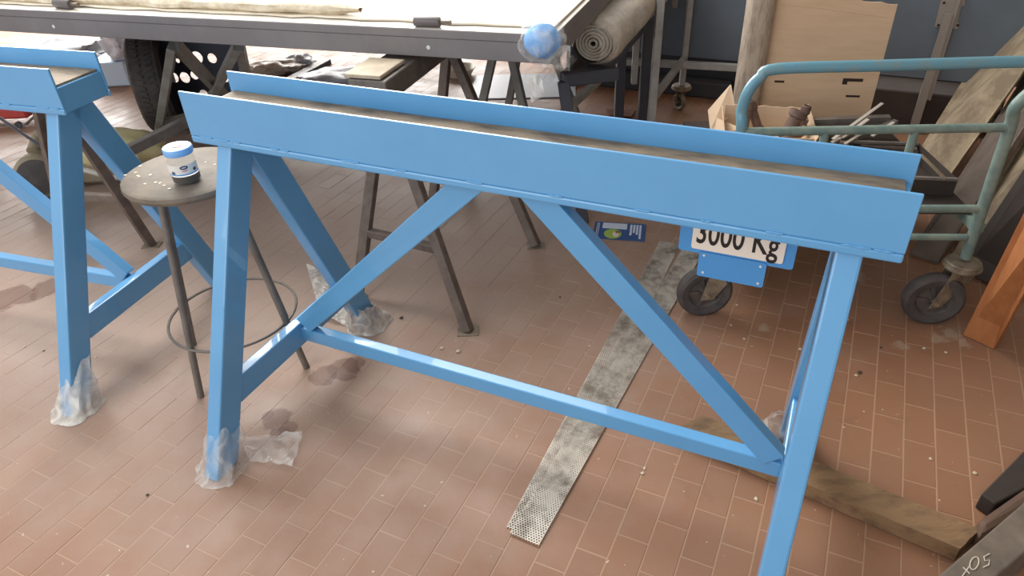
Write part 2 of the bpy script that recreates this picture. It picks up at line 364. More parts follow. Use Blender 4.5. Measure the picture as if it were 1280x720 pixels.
T2 = None
def copy_tree(o, parent=None, skip=()):
    c = o.copy(); SC.collection.objects.link(c)
    if parent: c.parent = parent
    for ch in list(o.children):
        if ch.name.split('.')[0] not in skip: copy_tree(ch, c, skip)
    return c
T2 = copy_tree(T1, None, ('load_sign',)); T2.location = (-1.8555, 2.143, 0); T2.rotation_euler = (0, 0, math.radians(-18.8418))
WM[T2.name] = Matrix.Translation(T2.location) @ Matrix.Rotation(math.radians(-18.8418), 4, 'Z')
tag(T2, 'blue painted steel trestle cut off by the left edge, beside the stool')

# ---------------------------------------------------------------- film bags on the feet
def bag(name, label, foot, lean, h, r, m, seed, flap=None, group='plastic film on the trestle feet'):
    """crumpled film sleeve standing round a leg (lean = leg slope per metre of height)"""
    rr = random.Random(seed); bm = BM(); foot = Vector(foot); nA, nZ = 44, 12
    def fn(a, b):
        th = 2*math.pi*a; z = b*h
        rad = r*(1.0-.42*b)+.016*noise.noise(Vector((math.cos(th)*1.8, math.sin(th)*1.8, b*2+seed)))+.005*noise.noise(Vector((math.cos(th)*6, math.sin(th)*6, b*3+seed)))
        if b < .08: rad *= 1.12
        top = 1+.35*noise.noise(Vector((math.cos(th)*1.4, math.sin(th)*1.4, seed*3.1)))
        c = foot+Vector(lean)*z*top; er = Vector((math.cos(th), math.sin(th), 0))
        return c+er*rad+Vector((0, 0, .002+z*top))
    grid(bm, nA, nZ, fn)
    if flap:
        A, B, C, D = [Vector(p) for p in flap]
        def f2(a, b):
            p = lerp(lerp(A, B, a), lerp(D, C, a), b); p.z = .004+max(0, .022*(noise.noise(p*28+Vector((seed, 0, 0)))+.35))
            return p
        grid(bm, 16, 16, f2)
    bmesh.ops.remove_doubles(bm, verts=bm.verts, dist=.0005)
    o = obj(name, bm, m, None, smooth=True); rebase(o, (foot.x, foot.y, 0)); tag(o, label, 'plastic bag', group); return o
def foot(T, u, v):
    return WM[T.name] @ Vector((u, v, 0))
def lean(T, s, f): return (WM[T.name].to_3x3() @ Vector((0, -s*(f-.016)/.813, 0)))
bag('plastic_bag', 'clear plastic bag on the middle trestle front left foot, loose end flat on tiles', foot(T1, -.688, -.371), lean(T1, -1, .371), .115, .062, M_FILM, 1,
    flap=((-0.7889, 1.4132, 0.0000), (-0.6070, 1.4111, 0.0000), (-0.6110, 1.2920, 0.0000), (-0.7357, 1.3218, 0.0000)))
bag('plastic_bag', 'silvery crumpled film spread around the rear left foot of the middle trestle', foot(T1, -.688, .332), lean(T1, 1, .332), .10, .07, M_SILVER, 2,
    flap=((-0.7912, 2.3057, 0.0000), (-0.6670, 2.2389, -0.0000), (-0.5519, 1.9066, -0.0000), (-0.6665, 1.9607, 0.0000)))
bag('plastic_bag', 'clear plastic bag round the front foot of the left trestle', foot(T2, .685, -.371), lean(T2, -1, .371), .13, .065, M_FILMW, 3)
bag('plastic_bag', 'crumpled film behind the right end leg, mostly hidden by it', foot(T1, .685, .332), lean(T1, 1, .332), .09, .068, M_FILM, 4)

# ================================================================ stool and jar
sc_ = Vector((-.875, 1.787, 0)); ST = thing('bar_stool', 'round wooden topped stool on four dark steel legs holding the jar', 'stool', sc_)
bm = BM(); lathe(bm, [(0, .63), (.15, .628), (.166, .632), (.172, .642), (.170, .652), (.160, .657), (0, .658)], 56, sc_); obj('seat', bm, M_SEAT, ST, smooth=True)
fe = [(-.962, 1.595), (-.665, 1.711), (-.799, 1.989), (-1.075, 1.854)]
for x, y in fe:
    f = Vector((x, y, 0)); top = sc_.lerp(f, .52); top.z = .629
    bm = BM(); tube(bm, [f+Vector((0, 0, .001)), top], .0105, 12); lg = obj('leg', bm, M_DARKSTEEL, ST, smooth=True)
bm = BM(); ring = []
for k in range(40):
    a = 2*math.pi*k/40; ring.append(sc_+Vector((math.cos(a)*.192, math.sin(a)*.192, .172)))
tube(bm, ring, .0045, 8, closed=True); obj('foot_ring', bm, M_DARKSTEEL, ST, smooth=True)
bm = BM(); rr = random.Random(2)
for (px, py) in [(-1.0142, 1.7849), (-1.0008, 1.7632), (-0.9941, 1.7574), (-1.0208, 1.8273), (-0.9666, 1.7646), (-1.0372, 1.7721), (-0.9594, 1.7097), (-0.9025, 1.6942), (-0.9193, 1.7103), (-0.8399, 1.8341), (-0.9324, 1.7165), (-0.8798, 1.6731), (-0.8089, 1.8147)]:
    c = Vector((px, py, .6575))
    vs = [bm.verts.new(c+Vector((math.cos(a)*rr.uniform(.002, .006), math.sin(a)*rr.uniform(.002, .006), .0012))) for a in [k*math.pi/3 for k in range(6)]]
    bm.faces.new(vs)
o = obj('paint_spatter', bm, mat('cream_drips', (222, 208, 180), .6), ST); tag(o, kind='stuff')

jb = Vector((-0.8470, 1.7162, 0.6580)); J = thing('glass_jar', 'small glass jar with a blue and white lid and dark contents on the stool', 'jar', jb)
def glassm():
    m = bpy.data.materials.new('jar_glass'); m.use_nodes = True; b = m.node_tree.nodes['Principled BSDF']
    b.inputs['Base Color'].default_value = (.5, .5, .46, 1); b.inputs['Roughness'].default_value = .05; b.inputs['Alpha'].default_value = .13; return m
R = .036
bm = BM(); lathe(bm, [(0, .002), (R*.8, 0), (R*.98, .006), (R, .014), (R, .060), (R*.93, .070), (R*.86, .075), (R*.86, .084)], 36, jb); obj('jar_body', bm, glassm(), J, smooth=True)
bm = BM(); lathe(bm, [(0, .003), (R*.78, .002), (R*.96, .008), (R*.97, .026), (0, .027)], 30, jb); obj('contents', bm, mat('dark_jam', (40, 28, 22), .3), J, smooth=True)
bm = BM(); lathe(bm, [(R*.9, .080), (R*1.0, .080), (R*1.03, .083), (R*1.03, .095), (R*.97, .098), (R*.72, .0985)], 36, jb); lid = obj('lid', bm, mat('lid_blue', (120, 176, 232), .3), J, smooth=True)
bm = BM(); lathe(bm, [(R*.74, .0984), (0, .0992)], 30, jb); obj('lid_disc', bm, M_WHITE, lid, label='white disc on the lid')
bm = BM(); lathe(bm, [(0, .1004), (R*.34, .1002)], 16, jb); obj('lid_print', bm, mat('pale_red', (206, 150, 150), .5), lid)
toc = (Vector((0, 0, 1.44))-jb); az = math.atan2(toc.y, toc.x)-.12
def band(bm, a0, a1, z0, z1, r, n=16, wav=0):
    def fn(a, b):
        t = az+a0+(a1-a0)*a; return jb+Vector((math.cos(t)*r, math.sin(t)*r, z0+(z1-z0)*b+wav*math.cos(math.pi*(a-.5))))
    grid(bm, n, 3, fn)
bm = BM(); band(bm, -1.3, 1.3, .030, .058, R+.0006, 24); lb = obj('paper_label', bm, M_WHITE, J, smooth=True)
bm = BM(); band(bm, -1.3, 1.3, .030, .034, R+.0009, 24); obj('label_stripe', bm, mat('label_blue', (110, 160, 215), .5), lb)
def blob(a, z, ra, rz_, r, n, m, name):
    bm = BM(); c = bm.verts.new(jb+Vector((math.cos(az+a)*r, math.sin(az+a)*r, z))); vs = []
    for k in range(16):
        t = 2*math.pi*k/16; aa = az+a+ra/R*math.cos(t); vs.append(bm.verts.new(jb+Vector((math.cos(aa)*r, math.sin(aa)*r, z+rz_*math.sin(t)))))
    for k in range(16): bm.faces.new((c, vs[k], vs[(k+1) % 16]))
    obj(name, bm, m, lb)
blob(.12, .0515, .0100, .0050, R+.0012, 1, mat('navy_ink', (34, 40, 84), .4), 'logo_oval')
blob(.12, .0517, .0060, .0014, R+.0015, 1, M_WHITE, 'logo_word')
blob(.12, .0428, .0075, .0020, R+.0012, 1, mat('pink_ink', (214, 140, 150), .4), 'label_text')
blob(-.72, .038, .0055, .0045, R+.0012, 1, mat('berry', (74, 86, 112), .4), 'berry_print'); blob(.85, .041, .0050, .0045, R+.0012, 1, mat('berry_dark', (56, 62, 80), .4), 'berry_print')

# ================================================================ perforated strips and flyer on the floor
def perf_mat():
    m = bpy.data.materials.new('perforated_steel'); m.use_nodes = True; nt = m.node_tree; N = nt.nodes; L = nt.links; b = N['Principled BSDF']
    tc = N.new('ShaderNodeTexCoord'); n = N.new('ShaderNodeTexNoise'); n.inputs['Scale'].default_value = 12; n.inputs['Detail'].default_value = 6; n.inputs['Roughness'].default_value = .7
    L.new(tc.outputs['Object'], n.inputs[0]); cr = N.new('ShaderNodeValToRGB'); e = cr.color_ramp.elements
    e[0].position = .36; e[0].color = lin((138, 126, 112)); e[1].position = .56; e[1].color = lin((214, 206, 192)); L.new(n.outputs[0], cr.inputs[0])
    # staggered round perforations: two offset dot lattices
    sep = N.new('ShaderNodeSeparateXYZ'); L.new(tc.outputs['Object'], sep.inputs[0])
    def mth(op, a, b_=None):
        q = N.new('ShaderNodeMath'); q.operation = op
        for i, x in enumerate((a, b_)):
            if x is None: continue
            if isinstance(x, (int, float)): q.inputs[i].default_value = x
            else: L.new(x, q.inputs[i])
        return q.outputs[0]
    def lattice(off):
        fx = mth('SUBTRACT', mth('FRACT', mth('ADD', mth('DIVIDE', sep.outputs[0],  .0121), off)), .5)
        fy = mth('SUBTRACT', mth('FRACT', mth('ADD', mth('DIVIDE', sep.outputs[1], .0070), off)), .5)
        dx = mth('MULTIPLY', fx, .0121); dy = mth('MULTIPLY', fy, .0070)
        return mth('SQRT', mth('ADD', mth('MULTIPLY', dx, dx), mth('MULTIPLY', dy, dy)))
    d = mth('MINIMUM', lattice(0), lattice(.5)); hole = mth('LESS_THAN', d, .0022)
    edge = mth('LESS_THAN', mth('ABSOLUTE', sep.outputs[1]), .0375); hole = mth('MULTIPLY', hole, edge)
    L.new(cr.outputs[0], b.inputs['Base Color']); L.new(mth('SUBTRACT', 1, hole), b.inputs['Alpha'])
    b.inputs['Metallic'].default_value = .25; b.inputs['Roughness'].default_value = .5
    return m
M_PERF = perf_mat()
def strip(label, a, b, wid, z, lf=.0):
    a, b = Vector(a), Vector(b); d = b-a; ln = d.length; rz = math.atan2(d.y, d.x); bm = BM(); n = 24
    def top(u, v): return Vector((u*ln, (v-.5)*wid, .0022+.0012*math.sin(u*9)+lf*max(0, u-.6)))
    grid(bm, n, 2, top); r = bmesh.ops.extrude_face_region(bm, geom=bm.faces[:])
    bmesh.ops.translate(bm, verts=[g for g in r['geom'] if isinstance(g, bmesh.types.BMVert)], vec=(0, 0, -.0018))
    o = obj('perforated_strip', bm, M_PERF, None); o.location = (a.x, a.y, z); o.rotation_euler = (0, 0, rz)
    WM[o.name] = Matrix.Translation(o.location) @ Matrix.Rotation(rz, 4, 'Z')
    tag(o, label, 'metal strip', 'perforated metal strips on the floor'); return o
strip('long perforated metal strip, the one reaching farther left and ending beside the flyer', (-.0044, 1.0562, 0), (.631, 2.365, 0), .080, .0008)
strip('perforated metal strip lying over the first and running under the left trolley caster', (.0008, 1.0349, 0), (.730, 2.340, 0), .078, .0045)

fa, fb, fc, fd = [Vector(p) for p in ((0.3580, 2.5680, 0.0000), (0.5612, 2.5215, 0.0000), (0.5303, 2.3878, 0.0000), (0.3315, 2.4311, 0.0000))]
ex = (fb-fa); FL = ex.length; ex.normalize(); FWd = (fd-fa).length; FY = thing('flyer', 'blue printed leaflet with white text and a green picture lying on the tiles', 'leaflet', fd, math.atan2(ex.y, ex.x))
bm = BM(); box(bm, 0, FL, 0, FWd, .0012, .0020); obj('sheet', bm, mat('flyer_blue', (58, 92, 146), .35), FY, world=False)
def fl(x0, x1, y0, y1, m, name, z=.0021): bm = BM(); box(bm, x0*FL, x1*FL, y0*FWd, y1*FWd, z, z+.0004); return obj(name, bm, m, FY, world=False)
MW = mat('flyer_white', (216, 224, 240), .4)
fl(.16, .64, .62, .95, MW, 'text_panel'); 
for x0, y0 in ((.70, .30), (.76, .45), (.82, .35), (.88, .12)): fl(x0, x0+.04, y0, .92, MW, 'text_line')
for x0 in (.05, .085): fl(x0, x0+.012, .1, .92, MW, 'small_text_line')
bm = BM(); lathe(bm, [(0, .0026), (.5, .0026), (.5, .002)], 32, (0, 0, 0)); bmesh.ops.scale(bm, vec=(.34*FL, .55*FWd, 1), verts=bm.verts); bmesh.ops.translate(bm, vec=(.38*FL, .32*FWd, 0), verts=bm.verts)
obj('picture_oval', bm, mat('flyer_green', (168, 196, 92), .4), FY, world=False)
bm = BM(); lathe(bm, [(0, .0030), (.5, .0030), (.5, .0026)], 20, (0, 0, 0)); bmesh.ops.scale(bm, vec=(.13*FL, .32*FWd, 1), verts=bm.verts); bmesh.ops.translate(bm, vec=(.44*FL, .30*FWd, 0), verts=bm.verts)
obj('picture_spot', bm, mat('flyer_cream', (232, 214, 200), .4), FY, world=False)
bm = BM(); lathe(bm, [(0, .0033), (.5, .0033), (.5, .0030)], 20, (0, 0, 0)); bmesh.ops.scale(bm, vec=(.10*FL, .14*FWd, 1), verts=bm.verts); bmesh.ops.translate(bm, vec=(.47*FL, .43*FWd, 0), verts=bm.verts)
obj('picture_spot', bm, mat('flyer_brown', (160, 104, 76), .4), FY, world=False)
# ================================================================ dark sawhorses and the work table
def sawhorse(label, apex_a, apex_b, feet, z=.775, m=M_BRNSTEEL, cross=True, name='sawhorse', w=.034, bh=.07):
    a, b = Vector(apex_a), Vector(apex_b); base = (a+b)/2; base.z = 0
    t = thing(name, label, 'sawhorse', base, 0, 'dark steel sawhorses under the work table')
    a.z = b.z = z-.035
    bm = BM(); bar(bm, a+Vector((0, 0, .035-bh/2)), b+Vector((0, 0, .035-bh/2)), .13, bh, bev=.003); obj('top_beam', bm, M_DARKSTEEL, t)
    d = (b-a).normalized()
    fs = [Vector((*f, 0)) for f in feet]
    for i, f in enumerate(fs):
        e = (a+d*.10) if i < 2 else (b-d*.10); top = Vector((e.x, e.y, z-.06)); top += (f-top)*.02
        bm = BM(); bar(bm, f+Vector((0, 0, .004)), top, w, .034, up=d, bev=.002); lg = obj('leg', bm, m, t)
        bm = BM(); s = .035; hexa(bm, [f+Vector(q) for q in ((-s, -s*.7, 0), (s, -s*.7, 0), (s, s*.7, 0), (-s, s*.7, 0), (-s, -s*.7, .005), (s, -s*.7, .005), (s, s*.7, .005), (-s, s*.7, .005))]); obj('foot_plate', bm, M_CASTER, lg)
    if cross:
        for i in (0, 2):
            if len(fs) < i+2: continue
            e = (a+d*.10) if i < 2 else (b-d*.10); tp = Vector((e.x, e.y, z-.06))
            p, q = fs[i].lerp(tp, .35), fs[i+1].lerp(tp, .35); bm = BM(); bar(bm, p, q, .028, .028, bev=.002); obj('crossbar', bm, m, t)
    return t
sawhorse('dark brown sawhorse under the table seen through the open middle trestle', (-.415, 2.125, 0), (-.17, 2.84, 0), [(-.154, 1.855), (-.56, 2.075), (.103, 2.389), (-.33, 2.62)])
sawhorse('dark sawhorse behind the left trestle, one foot showing near the stool', (-1.4530, 2.3051, 0.7350), (-1.7109, 2.5124, 0.7350), [(-1.487, 2.537), (-1.8809, 2.6187, 0.0000)[:2], (-1.9939, 2.9039, 0.0000)[:2], (-1.9167, 2.6903, 0.0000)[:2]])
sawhorse('grey sawhorse with steep legs in front of the perforated black sheet', (-1.4177, 2.9407, 0.7400), (-0.9396, 2.8465, 0.7400), [(-1.4213, 3.8316, 0.0000)[:2], (-1.8508, 3.4902, 0.0000)[:2], (-1.4093, 3.8544, 0.0000)[:2], (-1.7517, 3.7998, 0.0000)[:2]], m=M_GREYSTEEL, w=.05, bh=.03)
sawhorse('grey sawhorse with crossed legs under the right part of the table', (-.02, 3.02, 0), (.18, 3.62, 0), [(.16, 2.86), (-.2, 3.0), (.42, 3.5), (0, 3.68)], m=M_GREYSTEEL, cross=False)
# wood packing on the near sawhorse
bm = BM(); bar(bm, Vector((-.428, 2.135, .7835)), Vector((-.37, 2.30, .7835)), .125, .012, bev=.002); o = obj('packing_board', bm, mat('pale_ply', (196, 182, 158), .7, rgb2=(168, 154, 132), scale=12), None); rebase(o, (-.40, 2.22, .7755)); tag(o, 'short pale board lying on the near sawhorse under the table edge', 'board')
# table
TA = math.radians(-19.7); tx = Vector((math.cos(TA), math.sin(TA), 0)); ty = Vector((-tx.y, tx.x, 0))
C0 = Vector((0.1630, 2.1380, 0.8800)); WT = thing('work_table', 'long dark grey steel work table across the top of the view', 'table', (C0.x-1.4, C0.y+1.4, .792), TA)
Mi = WM[WT.name]
def tp(u, v, z): p = C0+tx*u+ty*v; return (p.x, p.y, z)
def tbox(u0, u1, v0, v1, z0, z1, bev=0): 
    return hexa(BM(), [tp(u0, v0, z0), tp(u1, v0, z0), tp(u1, v1, z0), tp(u0, v1, z0), tp(u0, v0, z1), tp(u1, v0, z1), tp(u1, v1, z1), tp(u0, v1, z1)], bev)
TLn, TDp = 4.0, 3.0
obj('top_plate', tbox(-TLn, 0, 0, TDp, .853, .8785, .0015), M_GREYEDGE, WT)
obj('top_skin', tbox(-TLn+.002, -.002, .002, TDp-.002, .8786, .88), mat('bright_lit_top', (206, 200, 190), .4), WT, label='top face coloured brighter as if lit')  # brighter than the plate edges: light on the top put into its colour
obj('front_rail', tbox(-TLn, 0, .003, .06, .792, .8525, .002), M_GREYEDGE, WT)
obj('side_rail', tbox(-.06, -.003, .061, TDp, .792, .8525, .002), M_GREYEDGE, WT)
obj('rear_rail', tbox(-TLn, 0, TDp-.06, TDp, .792, .8525, .002), M_GREYEDGE, WT)
for u in (-2.9, -1.95, -1.0): obj('cross_rail', tbox(u, u+.05, .061, TDp-.061, .80, .8525, .002), M_GREYEDGE, WT)
for u, v in ((-1.98, .0), (-.42, .0)):
    bm = BM(); lathe(bm, [(0, .0015), (.006, .001), (.007, 0)], 10, tp(u, v+.0025, .822), -ty); obj('bolt', bm, M_WHITE, WT)
M_LINER = mat('light_liner', (238, 228, 208), .55, rgb2=(206, 188, 156), scale=3.2, detail=6, lo=.48, hi=.70, bump=.3, bscale=14)
bm = BM()
def liner(u, v):
    p = Vector(tp(-TLn+.02+u*(TLn-.04), .062+v*(TDp-.1), 0)); e = .02*noise.noise(Vector((u*40, 0, 0))) if v == 0 else 0
    p = p+ty*e; p.z = .8825+.006*max(0, noise.noise(p*4)); return p
grid(bm, 60, 40, liner); r = bmesh.ops.extrude_face_region(bm, geom=bm.faces[:]); bmesh.ops.translate(bm, verts=[g for g in r['geom'] if isinstance(g, bmesh.types.BMVert)], vec=(0, 0, .006))
o = obj('board_liner', bm, M_LINER, None, smooth=True); rebase(o, (C0.x-1.4, C0.y+1.4, .882)); tag(o, 'pale sheeting spread over the table top', 'sheet')
bm = BM()
def roll_(u, v):
    L_ = -TLn+.1+u*(TLn-.80); a = 2*math.pi*v; rr_ = (.021 if u < .97 else .021*(1.02-u)/.05)+.006*noise.noise(Vector((u*30, math.cos(a), math.sin(a))))
    p = Vector(tp(L_, .10+.012*noise.noise(Vector((u*8, 0, 3))), .905)); return p+ty*math.cos(a)*rr_*1.5+Vector((0, 0, math.sin(a)*rr_))
grid(bm, 90, 12, roll_); o = obj('rolled_edge', bm, mat('kraft_roll', (226, 214, 190), .6, rgb2=(186, 168, 140), scale=18, bump=.5), None, smooth=True); rebase(o, tp(-2, .13, .88)); tag(o, 'crumpled rolled up edge of the sheeting along the left table front', 'sheet')
def spigot(label, base, r, l, d):
    d = Vector(d); base = Vector(base); t = thing('roller_handle', label, 'handle', base, 0, 'dark cylindrical handles on the table')
    c = base+Vector((0, 0, r))
    bm = BM(); lathe(bm, [(0, 0), (r*.92, 0), (r, .004), (r, l-.004), (r*.92, l), (0, l)], 24, c, d); obj('barrel', bm, mat('handle_grey', (104, 96, 94), .45), t, smooth=True)
    bm = BM(); lathe(bm, [(0, l), (r*.34, l), (r*.34, l+.028), (r*.42, l+.03), (r*.42, l+.038), (0, l+.04)], 14, c, d); obj('pin', bm, M_CASTER, t, smooth=True)
p1 = Vector((-0.2700, 2.3184, 0.8800)); p2 = Vector((-1.6815, 2.8469, 0.8800))
spigot('grey cylindrical handle with steel pin near the middle of the table edge', p1, .016, .085, tx*1+ty*.05)
spigot('grey cylindrical handle with steel pin at the left of the table edge', p2, .018, .085, tx*1+ty*-.1)
# blue foam pad wrapped in film on the corner
pc = Vector((0.1253, 2.1495, 0.8600)); FP = thing('wrapped_pad', 'bright blue foam pad wrapped in clear film on the table corner', 'pad', (pc.x, pc.y, .80))
bm = BM(); bmesh.ops.create_uvsphere(bm, u_segments=28, v_segments=18, radius=1)
for v in bm.verts:
    n_ = noise.noise(v.co*2.2)*.05; v.co = Vector((v.co.x*.056*(1+n_), v.co.y*.05*(1+n_), v.co.z*.05*(1+n_)))+Vector((pc.x, pc.y, .862))
obj('foam_pad', bm, mat('sky_foam', (96, 168, 232), .8), FP, smooth=True)
bm = BM(); bmesh.ops.create_uvsphere(bm, u_segments=36, v_segments=24, radius=1)
for v in bm.verts:
    n_ = noise.noise(v.co*2.2+Vector((3, 1, 2)))*.2; v.co = Vector((v.co.x*.072*(1+n_), v.co.y*.06*(1+n_), v.co.z*.068*(1+n_)))+Vector((pc.x, pc.y, .862))
obj('film_wrap', bm, M_FILM, FP, smooth=True)
bm = BM(); A, B, C, D = [Vector(p) for p in ((0.0685, 2.0414, 0.7976), (0.1076, 2.0272, 0.8002), (0.1298, 2.0191, 0.7426), (0.0828, 2.0362, 0.7146))]
def tail(u, v):
    p = lerp(lerp(A, B, u), lerp(D, C, u), v); return p+ty*(.012*noise.noise(Vector((u*6, v*2, 0)))-.004)
grid(bm, 10, 12, tail); obj('film_tail', bm, M_FILMW, FP, smooth=True)
bm = BM()
def tail2(u, v):
    p = Vector(tp(-.05+.1*u, -.012+.02*noise.noise(Vector((u*9, v*3, 1))), .855-.075*v)); return p
grid(bm, 14, 8, tail2); obj('film_skirt', bm, M_FILM, FP, smooth=True)

# ---------------------------------------------------------------- black bench and the wrapped roll on it
bl_, br_ = Vector((0.2328, 2.6579, 0.6000)), Vector((0.4478, 2.7058, 0.6000)); BN = thing('black_bench', 'low black steel bench frame right of the work table carrying the wrapped roll', 'bench', (.3, 2.75, 0))
bm = BM(); bar(bm, bl_+Vector((0, 0, -.022)), br_+Vector((0, 0, -.022)), .05, .05, bev=.006); obj('top_rail', bm, M_BLACK, BN)
dirb = Vector((.40, .916, 0))
for p, f in ((bl_, Vector((.311, 2.566, 0))),):
    bm = BM(); q = p+Vector((0, 0, -.03)); bar(bm, f+Vector((0, 0, .001)), q, .045, .045, up=(0, 1, 0), bev=.003); obj('leg', bm, M_BLACK, BN)
for p in (bl_, bl_.lerp(br_, .6)):
    q = p+dirb*.9; bm = BM(); bar(bm, q+Vector((0, 0, -.03)), Vector((q.x, q.y, .001)), .045, .045, up=(0, 1, 0), bev=.003); obj('leg', bm, M_BLACK, BN)
    bm = BM(); bar(bm, p+dirb*.02+Vector((0, 0, -.024)), q+Vector((0, 0, -.024)), .042, .042, bev=.003); obj('side_rail', bm, M_BLACK, BN)
ra = Vector((0.3456, 2.6783, 0.7000)); rb = Vector((0.9855, 4.1458, 0.7000)); dr = (rb-ra).normalized(); RL = (rb-ra).length
RO = thing('wrapped_roll', 'thick roll wrapped in clear plastic lying on the black bench beside the table', 'roll', (ra.x, ra.y, .60))
bm = BM(); seg = 40
def rollf(u, v):
    a = 2*math.pi*v; rad = .090*(1-.0*u)+.004*noise.noise(Vector((u*14, math.cos(a)*2, math.sin(a)*2)))
    if u < .03: rad *= .80+.2*(u/.03)
    s = dr.cross(Vector((0, 0, 1))).normalized(); upv = s.cross(dr)
    return ra+dr*(u*RL)+s*math.cos(a)*rad*1.08+upv*math.sin(a)*rad
grid(bm, 60, seg, rollf); bmesh.ops.remove_doubles(bm, verts=bm.verts, dist=1e-4); obj('roll_body', bm, M_ROLL, RO, smooth=True)
# end spiral
s_ = dr.cross(Vector((0, 0, 1))).normalized(); u_ = s_.cross(dr); bm = BM()
for q in range(5):
    rr_ = .014+.012*q; tube(bm, [ra+dr*(.004+.003*q)+s_*math.cos(a)*rr_*1.08+u_*math.sin(a)*rr_ for a in [2*math.pi*k/28 for k in range(28)]], .0055, 6, closed=True)
obj('roll_layers', bm, mat('roll_layers', (186, 178, 160), .4), RO, smooth=True)
bm = BM()
def wrapf(u, v):
    a = -1.2+4.4*v; rad = .092+.012*noise.noise(Vector((u*5, v*5, 7)))
    return ra+dr*(-.075+u*.5)+s_*math.cos(a)*rad*1.1*(.55+.45*min(1, u*5))+u_*(math.sin(a)*rad*(.6+.4*min(1, u*5)))
grid(bm, 24, 24, wrapf); obj('film_wrap', bm, M_FILM, RO, smooth=True)
bm = BM(); A, B, C, D = [Vector(p) for p in ((0.2323, 2.6223, 0.7000), (0.2841, 2.6309, 0.6600), (0.1463, 2.3557, 0.6600), (0.1062, 2.3049, 0.7000))]
def drape(u, v):
    p = lerp(lerp(A, B, u), lerp(D, C, u), v); p.z += .015*noise.noise(Vector((u*8, v*3, 0))); return p
grid(bm, 12, 16, drape); obj('film_end', bm, M_FILM, RO, smooth=True)

# ---------------------------------------------------------------- grey rack on casters with slate panels behind
RK = thing('rack_trolley', 'pale grey steel rack on casters behind the bench holding slate blue sheets', 'rack', (1.2, 3.7, 0))
pd = Vector((math.cos(math.radians(-27)), math.sin(math.radians(-27)), 0)); pn = Vector((-pd.y, pd.x, 0))
L1, L2 = Vector((.71, 3.23, 0)), Vector((1.0, 3.84, 0))
def post(a, z0, z1, w=.034, m=M_LIGHTSTEEL, nm='leg', par=RK):
    bm = BM(); bar(bm, (a.x, a.y, z0), (a.x, a.y, z1), w, w, up=(0, 1, 0), bev=.002); return obj(nm, bm, m, par)
post(L1, .002, 1.35); post(L2, .12, 1.0, .03)
L1b = Vector((.67, 3.52, 0)); post(L1b, .26, 1.25, .03)
bm = BM(); bar(bm, L1+Vector((0, 0, .28)), L2+Vector((0, 0, .28)), .03, .03, bev=.002); obj('side_rail', bm, M_LIGHTSTEEL, RK)
bm = BM(); bar(bm, (0.5870, 3.7273, 0.2800), (0.2675, 3.0894, 0.2800), .036, .03, bev=.002); obj('side_rail', bm, M_LIGHTSTEEL, RK)
bm = BM(); bar(bm, (0.6236, 3.8854, 0.2700), L2+pd*.62+Vector((0, 0, .27)), .035, .035, bev=.002); obj('rear_rail', bm, M_LIGHTSTEEL, RK)
def caster(par, c, r, wdt, ax, swivel_top, mw=M_RUBBER, fork=M_CASTER, off=(0, 0, 0), ang=0):
    """wheel standing on the ground at c, fork up to the swivel plate"""
    c = Vector(c); ax = Vector(ax).normalized(); hub = c+Vector((0, 0, r))
    bm = BM(); pr_ = [(r*.62, -wdt*.36), (r*.86, -wdt*.5), (r*.97, -wdt*.38), (r, -wdt*.15), (r, wdt*.15), (r*.97, wdt*.38), (r*.86, wdt*.5), (r*.62, wdt*.36), (r*.62, -wdt*.36)]
    lathe(bm, pr_, 36, hub, ax); wh = obj('wheel', bm, mw, par, smooth=True)
    bm = BM(); lathe(bm, [(0, -wdt*.3), (r*.16, -wdt*.45), (r*.16, -wdt*.2), (r*.25, -wdt*.12), (r*.55, -wdt*.14), (r*.63, -wdt*.34), (r*.63, wdt*.34), (r*.55, wdt*.14), (r*.25, wdt*.12), (r*.16, wdt*.2), (r*.16, wdt*.45), (0, wdt*.3)], 28, hub, ax); obj('hub', bm, M_HUB, wh, smooth=True)
    bm = BM(); t1 = ax.cross(Vector((0, 0, 1))).normalized()
    for k in range(5):
        a = 2*math.pi*k/5; d = t1*math.cos(a)+Vector((0, 0, 1))*math.sin(a)
        bar(bm, hub+d*r*.2, hub+d*r*.6, .012, wdt*.5, up=ax)
    obj('spokes', bm, M_HUB, wh)
    st = Vector(swivel_top)
    for s in (-1, 1):
        bm = BM(); o_ = ax*s*(wdt*.5+.005); hi = Vector((st.x, st.y, st.z-.012))
        sd = Vector((st.x-c.x, st.y-c.y, 0)); sd = sd.normalized() if sd.length > .005 else t1
        bm_pts = [hub+o_-sd*.020-Vector((0, 0, .016)), hub+o_+sd*.024-Vector((0, 0, .018)), hi+o_+sd*.045-Vector((0, 0, .03)), hi+o_+sd*.045, hi+o_-sd*.045, hi+o_-sd*.045-Vector((0, 0, .012))]
        a_ = [bm.verts.new(p-ax*.002) for p in bm_pts]; b_ = [bm.verts.new(p+ax*.002) for p in bm_pts]
        bm.faces.new(a_); bm.faces.new(b_[::-1])
        for k in range(6): bm.faces.new((a_[k], a_[(k+1) % 6], b_[(k+1) % 6], b_[k]))
        obj('fork_plate', bm, fork, par)
    bm = BM(); tube(bm, [hub-ax*(wdt*.5+.014), hub+ax*(wdt*.5+.014)], .009, 8); obj('axle', bm, fork, par)
    bm = BM(); lathe(bm, [(0, -.02), (.05, -.018), (.056, -.012), (.056, -.006), (.052, -.004), (.052, .004), (.048, .008), (0, .01)], 30, st); obj('swivel', bm, fork, par, smooth=True)
caster(RK, L2+Vector((-.01, -.02, 0)), .045, .028, (.9, .45, 0), (1.0, 3.84, .125), M_CASTER)
caster(RK, L2+pd*1.5+pn*.2, .045, .028, (.9, .45, 0), (L2+pd*1.5+pn*.2+Vector((0, 0, .125))), M_CASTER)
post(L2+pd*1.5+pn*.2, .13, 1.0, .03)
